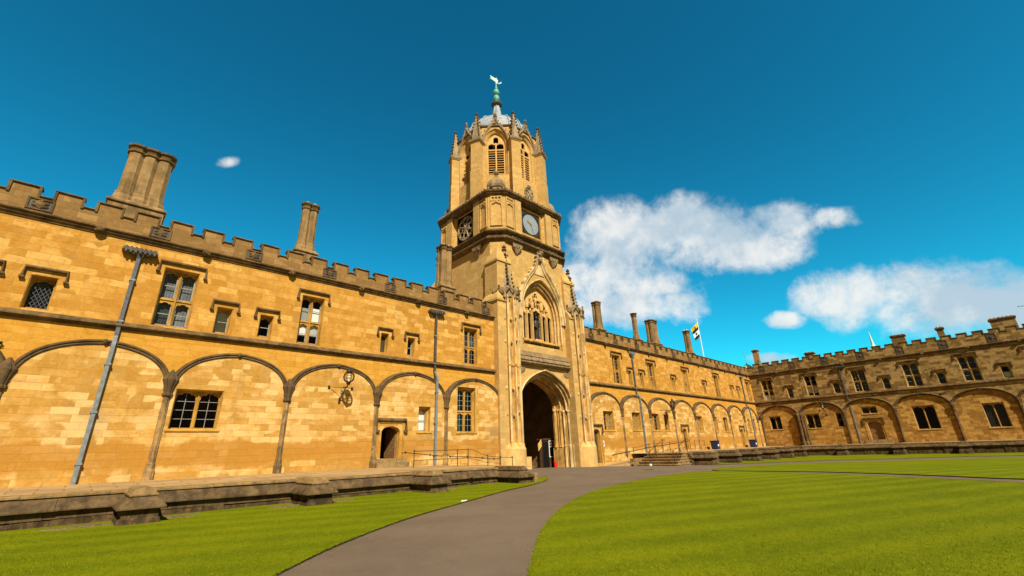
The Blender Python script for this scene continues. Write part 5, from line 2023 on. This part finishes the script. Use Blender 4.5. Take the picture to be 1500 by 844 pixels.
lantern(fr_west, .23, 3.0, 'round caged glass lantern on a curly iron bracket under an arch left of the gate')
lantern(fr_west, 30.6, 2.98, 'pointed six-sided lantern on an iron bracket right of the gate, shadow beside a small window', .95, False)
lantern(fr_north, 7.5, 3.25, 'small glass lantern on an iron bracket on the shaded brown range', .75, True, -.11)

# ------------------------------------------------------------------ railings, steps, bins
def railing(name, label, fr, posts, rails, knobs=()):
    t = thing(name, label, 'railing', fr(*posts[0][:3]), None)
    for s_, d, z0, z1 in posts:
        b = MB(fr)
        b.tube([(s_, d, z0), (s_, d, z1)], .02, 6)
        b.lump((s_, d, z1 + .02), .035, .035, .04, 1, .05, 6, 4)
        b.build('post', 'iron', t)
    for pts, r_ in rails:
        b = MB(fr)
        b.tube(pts, r_, 6)
        b.build('rail', 'iron', t)
    if knobs:
        b = MB(fr)
        for s_, d, z in knobs:
            b.lump((s_, d, z), .05, .04, .05, 3, .1, 6, 4)
        b.build('collar', 'iron', t)


railing('handrail', 'black iron ramp railing on the terrace just left of the gate', fr_west,
        [(3.42, 1.8, -.1, .68), (5.95, 1.8, -.15, .63), (6.62, 1.8, -.2, .66), (7.95, 1.8, -.25, .34), (8.85, 1.8, -.3, .24), (9.75, 1.8, -.35, .18)],
        [([(3.42, 1.8, .66), (5.95, 1.8, .67), (6.8, 1.8, .69), (7.95, 1.8, .30), (9.75, 1.8, .17)], .012), ([(3.42, 1.8, .26), (6.62, 1.8, .27), (7.95, 1.8, -.02), (8.85, 1.8, -.08)], .012),
         ([(2.75, 1.8, .60), (2.95, 1.8, .62), (5.0, 1.8, .40), (5.12, 1.8, .48)], .018), ([(5.3, 1.8, .44), (5.5, 1.8, .36), (6.6, 1.8, .32), (8.3, 1.8, .16), (8.85, 1.8, .15), (8.95, 1.8, .22)], .018),
         ([(9.75, 1.8, .18), (9.66, 1.8, .22)], .014), ([(9.75, 1.8, .18), (9.84, 1.8, .22)], .014)], [(2.95, 1.8, .62), (4.3, 1.8, .48), (5.5, 1.8, .36), (6.6, 1.8, .32), (7.6, 1.8, .23), (8.4, 1.8, .16)])

ST = MB()
steps = thing('stone_steps', 'worn stone flight with five treads climbing to the right terrace beside the gate', 'steps', (23.2, -3.3, -.85))
for k in range(5):
    b = MB()
    z0_ = -.90 + .18 * k
    b.box(22.2 + .42 * k, 24.62, -5.05 + .06 * k, -1.9, z0_ - (.3 if k == 0 else -.003), z0_ + .12)
    b.box(22.16 + .42 * k, 24.62, -5.09 + .06 * k, -1.9, z0_ + .121, z0_ + .18)
    b.build('tread', 'step', steps)
b = MB()
b.loft([[(x0, -1.85, -1.3), (x1, -1.85, -1.3), (x1, -1.85, z), (x0, -1.85, zz)] for x0, x1, zz, z in ((19.6, 29.5, -.75, .0),)] + [[(x0, .3, -1.3), (x1, .3, -1.3), (x1, .3, z), (x0, .3, zz)] for x0, x1, zz, z in ((19.6, 29.5, -.75, .0),)])
struct(b.build('ramp', 'paving'))
b = MB()
b.box(21.9, 24.4, -1.9, -1.62, -1.3, -.30)
b.box(21.5, 22.3, -1.92, -1.6, -1.3, -.55)
tag(b.build('kerb_wall', 'lip'), 'low pale kerb wall along the ramp beside the stone steps', 'kerb')
RR = -1.75
railing('handrail', 'long black iron ramp railing rising behind the stone steps right of the gate', lambda s, d, z: (s, RR - d, z),
        [(22.3, 0, -.55, .42), (24.6, 0, -.4, .66), (26.6, 0, -.25, .72), (27.9, 0, -.2, .76), (29.5, 0, -.05, .84), (31.6, 0, 0, .92)],
        [([(19.5, 0, -.02), (19.8, 0, .05), (22.3, 0, .22), (24.6, 0, .42), (27.9, 0, .62), (31.6, 0, .82)], .026), ([(22.3, 0, .42), (24.6, 0, .66), (27.9, 0, .76), (31.6, 0, .90)], .012), ([(22.3, 0, -.2), (27.9, 0, .18), (31.6, 0, .36)], .012)],
        [(19.7, 0, .03), (22.3, 0, .22), (24.6, 0, .42), (26.6, 0, .54)])
for y, nm in ((-4.9, 'near'), (-3.0, 'far')):
    railing('handrail', 'short black stair handrail on the %s side of the stone steps' % nm, lambda s, d, z, y=y: (s, y - d, z),
            [(22.35, 0, -.75, .15), (23.3, 0, -.4, .55), (24.5, 0, 0, .95)], [([(22.2, 0, .05), (22.35, 0, .12), (24.5, 0, .92), (24.9, 0, .92)], .02), ([(22.35, 0, -.3), (24.5, 0, .5)], .012)])
railing('handrail', 'low black railing at the second door of the sunlit right range', fr_west, [(34.3, .9, 0, .85), (36.4, .9, 0, .85)], [([(34.3, .9, .82), (36.4, .9, .82)], .014), ([(34.3, .9, .45), (36.4, .9, .45)], .012)])


def bin_(x, y, label):
    t = thing('litter_bin', label, 'bin', (x, y, 0), 'navy litter bins')
    b = MB()

    def rc(w, z):
        return [(x - w, y - w, z), (x + w, y - w, z), (x + w, y + w, z), (x - w, y + w, z)]
    b.loft([rc(.25, -.02), rc(.25, .04), rc(.29, .06), rc(.31, .72), rc(.34, .74), rc(.34, .80), rc(.30, .83)])
    b.build('body', 'bin', t)
    b = MB()
    b.box(x - .2, x + .2, y - .36, y - .33, .56, .68)
    b.build('slot', 'black', t)
    b = MB()
    b.box(x - .12, x + .12, y - .326, y - .312, .28, .46)
    b.build('label_plate', 'white', t)


bin_(38.3, -1.1, 'navy blue litter bin on the terrace, nearer of the two')
bin_(48.6, -1.1, 'navy blue litter bin against the wall near the corner of the quad')

# notice by the first right-hand door
b = MB(fr_west)
b.box(20.52, 20.78, .252, .275, .62, 1.02)
t = tag(b.build('wall_notice', 'white', origin=(20.65, -.26, .8)), 'small white notice on the wall right of the gate', 'sign')
b = MB(fr_west)
b.prism_d([(20.63, .70), (20.67, .70), (20.68, .84), (20.70, .72), (20.72, .72), (20.70, .9), (20.65, .9)], .276, .281)
b.lump((20.675, .278, .94), .025, .008, .03, 1, .02, 8, 5)
b.build('pictogram', 'black', t)

# gate-hall furniture
kk = thing('porter_kiosk', 'dark timber kiosk with a white-framed window inside the gateway', 'kiosk', (16.8, 4.3, -.7))
b = MB()
kx0, kx1, ky0, ky1 = 16.6, 18.1, 2.2, 2.75
WX = .0
b.box(kx0, kx1, ky0, ky1, -.85, 1.2)
b.box(kx0 - .06, kx1 + .06, ky0 - .06, ky1 + .06, 1.201, 1.3)
b.build('body', 'wood', kk)
b = MB()
for xa, xb, za, zb_ in ((17.22, 17.27, .0, 1.15), (17.72, 17.77, .0, 1.15), (17.27, 17.72, 1.10, 1.15), (17.27, 17.72, .0, .05), (17.27, 17.72, .7, .74), (17.48, 17.52, .74, 1.10), (17.27, 17.72, .9, .93)):
    b.box(xa, xb, ky0 - .045, ky0 - .002, za, zb_)
w_ = b.build('window', 'white', kk)
b = MB()
b.add([(17.25, ky0 - .01, .02), (17.75, ky0 - .01, .02), (17.75, ky0 - .01, 1.13), (17.25, ky0 - .01, 1.13)], [(0, 1, 2, 3)])
b.build('pane', 'glass', w_)
b = MB()
b.box(17.22, 17.77, ky0 - .03, ky0 - .002, -.75, -.03)
b.build('panel', 'wood', kk)
b = MB()
b.box(16.6, 17.18, ky0 - .03, ky0 - .002, -.75, 1.1)
b.build('door', 'dark', kk)
nb = thing('leaning_board', 'pale board leaning beside the dark kiosk inside the gateway', 'board', (16.2, 2.2, .6))
b = MB()
b.loft([[(16.05, 2.1, .45), (16.5, 2.2, .8), (16.5, 2.23, 1.25), (16.05, 2.13, .9)], [(16.04, 2.14, .45), (16.49, 2.24, .8), (16.49, 2.27, 1.25), (16.04, 2.17, .9)]])
b.build('board', 'plinth', nb)
b = MB()
b.tube([(16.42, 2.26, -.75), (16.42, 2.26, .8)], .03, 6)
b.build('leg', 'wood', nb)
ex = thing('fire_bucket', 'bright red fire bucket on the floor beside the kiosk', 'bucket', (17.12, 1.55, -.66))
b = MB()
b.lathe((17.12, 1.55), [(.10, -.68), (.12, -.38), (.135, -.36), (.135, -.33)], 14)
b.build('body', 'red', ex)
b = MB()
b.tube([(17.12 + .13 * cos(u), 1.55, -.34 + .14 * sin(u)) for u in np.linspace(0, pi, 12)], .012, 5)
b.build('handle', 'red', ex)
b = MB(frE)
x0_ = -.95
b.loft([[(x0_ - .5 + k, 2.6, z), (x0_ + .45, 2.6, z), (x0_ + .45, 3.1, z), (x0_ - .5 + k, 3.1, z)] for z, k in ((-.9, 0), (-.25, .05), (.12, .5))])
tag(b.build('guard_stone', 'plinth', origin=frE(x0_, 2.8, -.8)), 'pale sloping guard stone inside the left of the gateway', 'stone')

# short stone post at the end of the terrace wall
b = MB()
px_, py_ = 6.66, -6.5
b.loft([[(px_ - w, py_ - w, z), (px_ + w, py_ - w, z), (px_ + w, py_ + w, z), (px_ - w, py_ + w, z)] for w, z in ((.14, -1.2), (.13, -.62), (.11, -.60), (.10, -.44), (.07, -.40))])
tag(b.build('stone_post', 'lip', origin=(px_, py_, -.8)), 'short stubby stone post at the gate end of the terrace wall', 'post')
# litter on the grass verge
b = MB()
b.loft([[(.10, -9.93, -.79), (.37, -9.85, -.79), (.41, -9.78, -.78), (.15, -9.82, -.785)], [(.11, -9.92, -.765), (.35, -9.85, -.75), (.37, -9.81, -.76), (.17, -9.84, -.755)]])
tag(b.build('paper_scrap', 'white', origin=(.5, -9.9, -.79)), 'crumpled white paper scrap lying on the lawn edge by the path', 'litter')
b = MB()
b.lathe((15.9, -6.6), [(.32, gz(15.9, -6.6) + .004), (.32, gz(15.9, -6.6) + .012), (.27, gz(15.9, -6.6) + .012)], 20)
tag(b.build('manhole_cover', 'leaddark', origin=(15.9, -6.6, gz(15.9, -6.6))), 'round dark manhole cover in the tarmac in front of the gate', 'manhole')
for i, (x, y) in enumerate(((20.6, -2.6), (22.0, -3.2))):
    b = MB()
    g0 = gz(x, y)
    b.lump((x, y, g0 + .07), .10, .09, .07, i, .1, 10, 6)
    b.box(x - .08, x + .08, y - .06, y + .06, g0, g0 + .04)
    tag(b.build('ground_light', 'black' if i == 0 else 'white', origin=(x, y, g0)), ['small dark lamp on the ground by the foot of the ramp', 'small white lamp on the ground by the lowest stone step'][i], 'ground light')

# ------------------------------------------------------------------ flag, bird, roof-top things
fp = thing('flagpole', 'white flagpole with a hanging quartered flag above the right range', 'flagpole', (50.6, 3.5, 9.3))
b = MB()
b.tube([(50.6, 3.5, 9.3), (50.6, 3.5, 16.6)], [.07, .05], 8)
b.lump((50.6, 3.5, 16.66), .09, .09, .09, 1, .02)
b.build('pole', 'white', fp)
b = MB()
nu, nv = 10, 14
P_ = []
for j in range(nv + 1):
    v = j / nv
    for i in range(nu + 1):
        u = i / nu
        f_ = .95 * u * (1 - .2 * v)
        w_ = .16 * sin(u * 8 + v * 3) * u
        P_.append((50.55 - .72 * f_ + .69 * w_, 3.5 + .69 * f_ + .72 * w_, 16.3 - 2.0 * v - .8 * u * (1 - .2 * v)))
k0 = len(b.v)
b.v += P_
for j in range(nv):
    for i in range(nu):
        a = j * (nu + 1) + i
        b.f.append((a, a + 1, a + nu + 2, a + nu + 1))
        v, u = (j + .5) / nv, (i + .5) / nu
        if v < .28:
            mi = 1 if .35 < u < .6 and v > .1 else 0
        elif v < .52:
            mi = 1
        elif v < .78:
            mi = 3 if .3 < u < .6 and .6 < v < .72 else 2
        else:
            mi = 1
        b.mi.append(mi)
b.build('flag', ['yellow', 'black', 'cloth', 'navy'], fp, smooth=True)

bird = MB()
bc = EYE + (Vector((52, -17.96, 4.28)) - EYE) * .86
ux, uy, uz = -rr * .75 - fw * .5 + uu * .12, fw * .75 - rr * .55, uu * 1.0
ux.normalize()
uy = (uy - ux * uy.dot(ux)).normalized()
uz = ux.cross(uy).normalized()
if uz.z < 0:
    uz = -uz


def bpnt(a, c, e):
    p = bc + (ux * a + uy * c + uz * e) * 1.15
    return tuple(p)


bird.tube([bpnt(*p) for p in ((-.30, 0, .0), (-.2, 0, .02), (-.05, 0, .02), (.1, 0, .02), (.2, 0, .05), (.27, 0, .05), (.33, 0, .03))], [.03, .07, .10, .095, .065, .055, .008], 8)
for sg, up in ((-1, .34), (1, .12)):
    bird.loft([[bpnt(.14, sg * .05, .03), bpnt(-.14, sg * .05, .03), bpnt(-.14, sg * .05, .0), bpnt(.14, sg * .05, .0)], [bpnt(.16, sg * .24, up * .6), bpnt(-.16, sg * .24, up * .55), bpnt(-.16, sg * .24, up * .5), bpnt(.16, sg * .24, up * .55)], [bpnt(-.04, sg * .46, up), bpnt(-.24, sg * .42, up * .9), bpnt(-.24, sg * .42, up * .87), bpnt(-.04, sg * .46, up * .97)]])
bird.loft([[bpnt(-.27, -.05, .02), bpnt(-.27, .05, .02), bpnt(-.27, .05, -.01), bpnt(-.27, -.05, -.01)], [bpnt(-.50, -.13, -.02), bpnt(-.50, .13, -.02), bpnt(-.50, .13, -.035), bpnt(-.50, -.13, -.035)]])
tag(bird.build('crow', 'feather', origin=tuple(bc)), 'black crow flying in front of the shaded brown range', 'bird')

# copper spirelet and vane on the roofs beyond, and an aerial
b = MB()
b.lathe((72.0, -11.9), [(.8, 9.0), (.75, 12.2), (.42, 12.6), (.2, 13.1), (.02, 15.1)], 8)
sp_ = tag(b.build('roof_spire', 'copperlite', origin=(72, -11.9, 9)), 'slender pale green copper spire rising behind the shaded range', 'spire')
cu = thing('roof_cupola', 'small pale green cupola with a thin vane at the far corner of the quad', 'cupola', (57.6, .7, 9.3))
b = MB()
b.lathe((57.6, .7), [(.6, 9.3), (.6, 10.35), (.65, 10.42), (.4, 10.6), (.12, 10.78), (.06, 11.0)], 8)
b.build('cap', 'copperlite', cu)
b = MB()
b.tube([(57.6, .7, 10.9), (57.6, .7, 12.7)], .035, 5)
b.box(57.4, 57.6, .68, .72, 12.35, 12.6)
b.build('vane', 'copper', cu)
ae_ = thing('roof_aerial', 'thin metal television aerial on the roof at the right edge', 'aerial', (57.5, -26.2, 9.3))
b = MB()
b.tube([(57.5, -26.2, 9.3), (57.5, -26.2, 12.6)], .025, 5)
b.tube([(57.5, -25.6, 12.4), (57.5, -27.2, 12.2)], .02, 5)
for k in range(6):
    b.tube([(57.2, -25.7 - .25 * k, 12.39 - .03 * k), (57.8, -25.7 - .25 * k, 12.39 - .03 * k)], .012, 4)
b.build('antenna', 'iron', ae_)
sk = thing('roof_light', 'small white-framed skylight on the roof behind the right parapet', 'skylight', (56.5, -22.6, 9.6))
b = MB()
b.loft([[(56.2, -22.1, 9.4), (57.2, -22.1, 9.4), (57.2, -23.0, 9.4), (56.2, -23.0, 9.4)], [(56.3, -22.1, 10.15), (57.2, -22.1, 10.3), (57.2, -23.0, 10.3), (56.3, -23.0, 10.15)]])
b.build('frame', 'white', sk)


# weeds rooted in the masonry
def weed(fr, s_, d, z, label, n=34, r_=.16):
    b = MB(fr)
    rg = random.Random(int(s_ * 10))
    for k in range(n):
        a, e = rg.uniform(0, 2 * pi), rg.uniform(-.3, 1.2)
        L_ = r_ * rg.uniform(.5, 1.3)
        p0 = (s_, d, z)
        p1 = (s_ + L_ * cos(a) * cos(e), d + .02 + abs(L_ * sin(a) * cos(e)) * .8, z + L_ * sin(e) * .9)
        w = .028
        m_ = tuple((u + v) / 2 for u, v in zip(p0, p1))
        b.add([p0, (m_[0] - w, m_[1], m_[2] + w), p1, (m_[0] + w, m_[1] + .01, m_[2] - w)], [(0, 1, 2, 3)])
    tag(b.build('weed', 'leaf', origin=fr(s_, d, z)), label, 'plant')


weed(fr_west, -10.75, .06, 4.25, 'tuft of weeds growing above an arch at the left edge', 26, .10)
weed(fr_west, 4.15, 5.22, -.52, 'small green weed growing from the left terrace wall', 30, .11)

# bare worn soil at the feet of the terrace piers
for i, (x, y, rx_, ry_) in enumerate(((-7.75, -5.75, .75, .28), (-5.95, -5.7, .55, .3), (-3.35, -5.9, .55, .3), (-1.7, -5.75, .6, .26), (2.6, -5.8, .5, .2))):
    b = MB()
    rg = random.Random(i)
    n = 22
    k_ = [1 + rg.uniform(-.25, .2) for _ in range(n)]
    b.loft([[(x + rx_ * q * k_[j] * cos(2 * pi * j / n), y + ry_ * q * k_[j] * sin(2 * pi * j / n), gz(x, y) + LH + h) for j in range(n)] for q, h in ((1.0, -.02), (.93, .012), (.5, .022), (.05, .024))])
    struct(b.build('bare_soil', 'earth'))


# loose grit on the path, thicker along its margins
def grit():
    r_ = np.random.default_rng(11)
    V, F = [], []
    LE, RE = np.array(LEFT_EDGE), np.array(RIGHT_EDGE)
    for e, sg in ((LE, 1), (RE, -1)):
        seg = np.diff(e, axis=0)
        L = np.hypot(seg[:, 0], seg[:, 1])
        for i in r_.choice(len(seg), 900, p=L / L.sum()):
            q = e[i] + seg[i] * r_.random()
            nrm = np.array([-seg[i][1], seg[i][0]]) / max(L[i], 1e-6)
            q = q - sg * nrm * abs(r_.normal(0, .22)) * (1 if sg > 0 else -1) if sg > 0 else q + nrm * abs(r_.normal(0, .22))
            if inside(LAWN_L, q[0], q[1]) or inside(LAWN_R, q[0], q[1]):
                continue
            a = r_.uniform(.004, .013)
            z = gz(q[0], q[1])
            k = len(V)
            V += [(q[0] - a, q[1], z + a * .5), (q[0] + a, q[1], z + a * .4), (q[0], q[1] - a, z + a * .5), (q[0], q[1] + a, z + a * .5), (q[0], q[1], z + a), (q[0], q[1], z - a * .3)]
            F += [(k, k + 2, k + 4), (k + 2, k + 1, k + 4), (k + 1, k + 3, k + 4), (k + 3, k, k + 4), (k + 2, k, k + 5), (k + 1, k + 2, k + 5), (k + 3, k + 1, k + 5), (k, k + 3, k + 5)]
    b = MB()
    b.add(V, F)
    struct(b.build('grit', 'lip'), 'stuff')


grit()
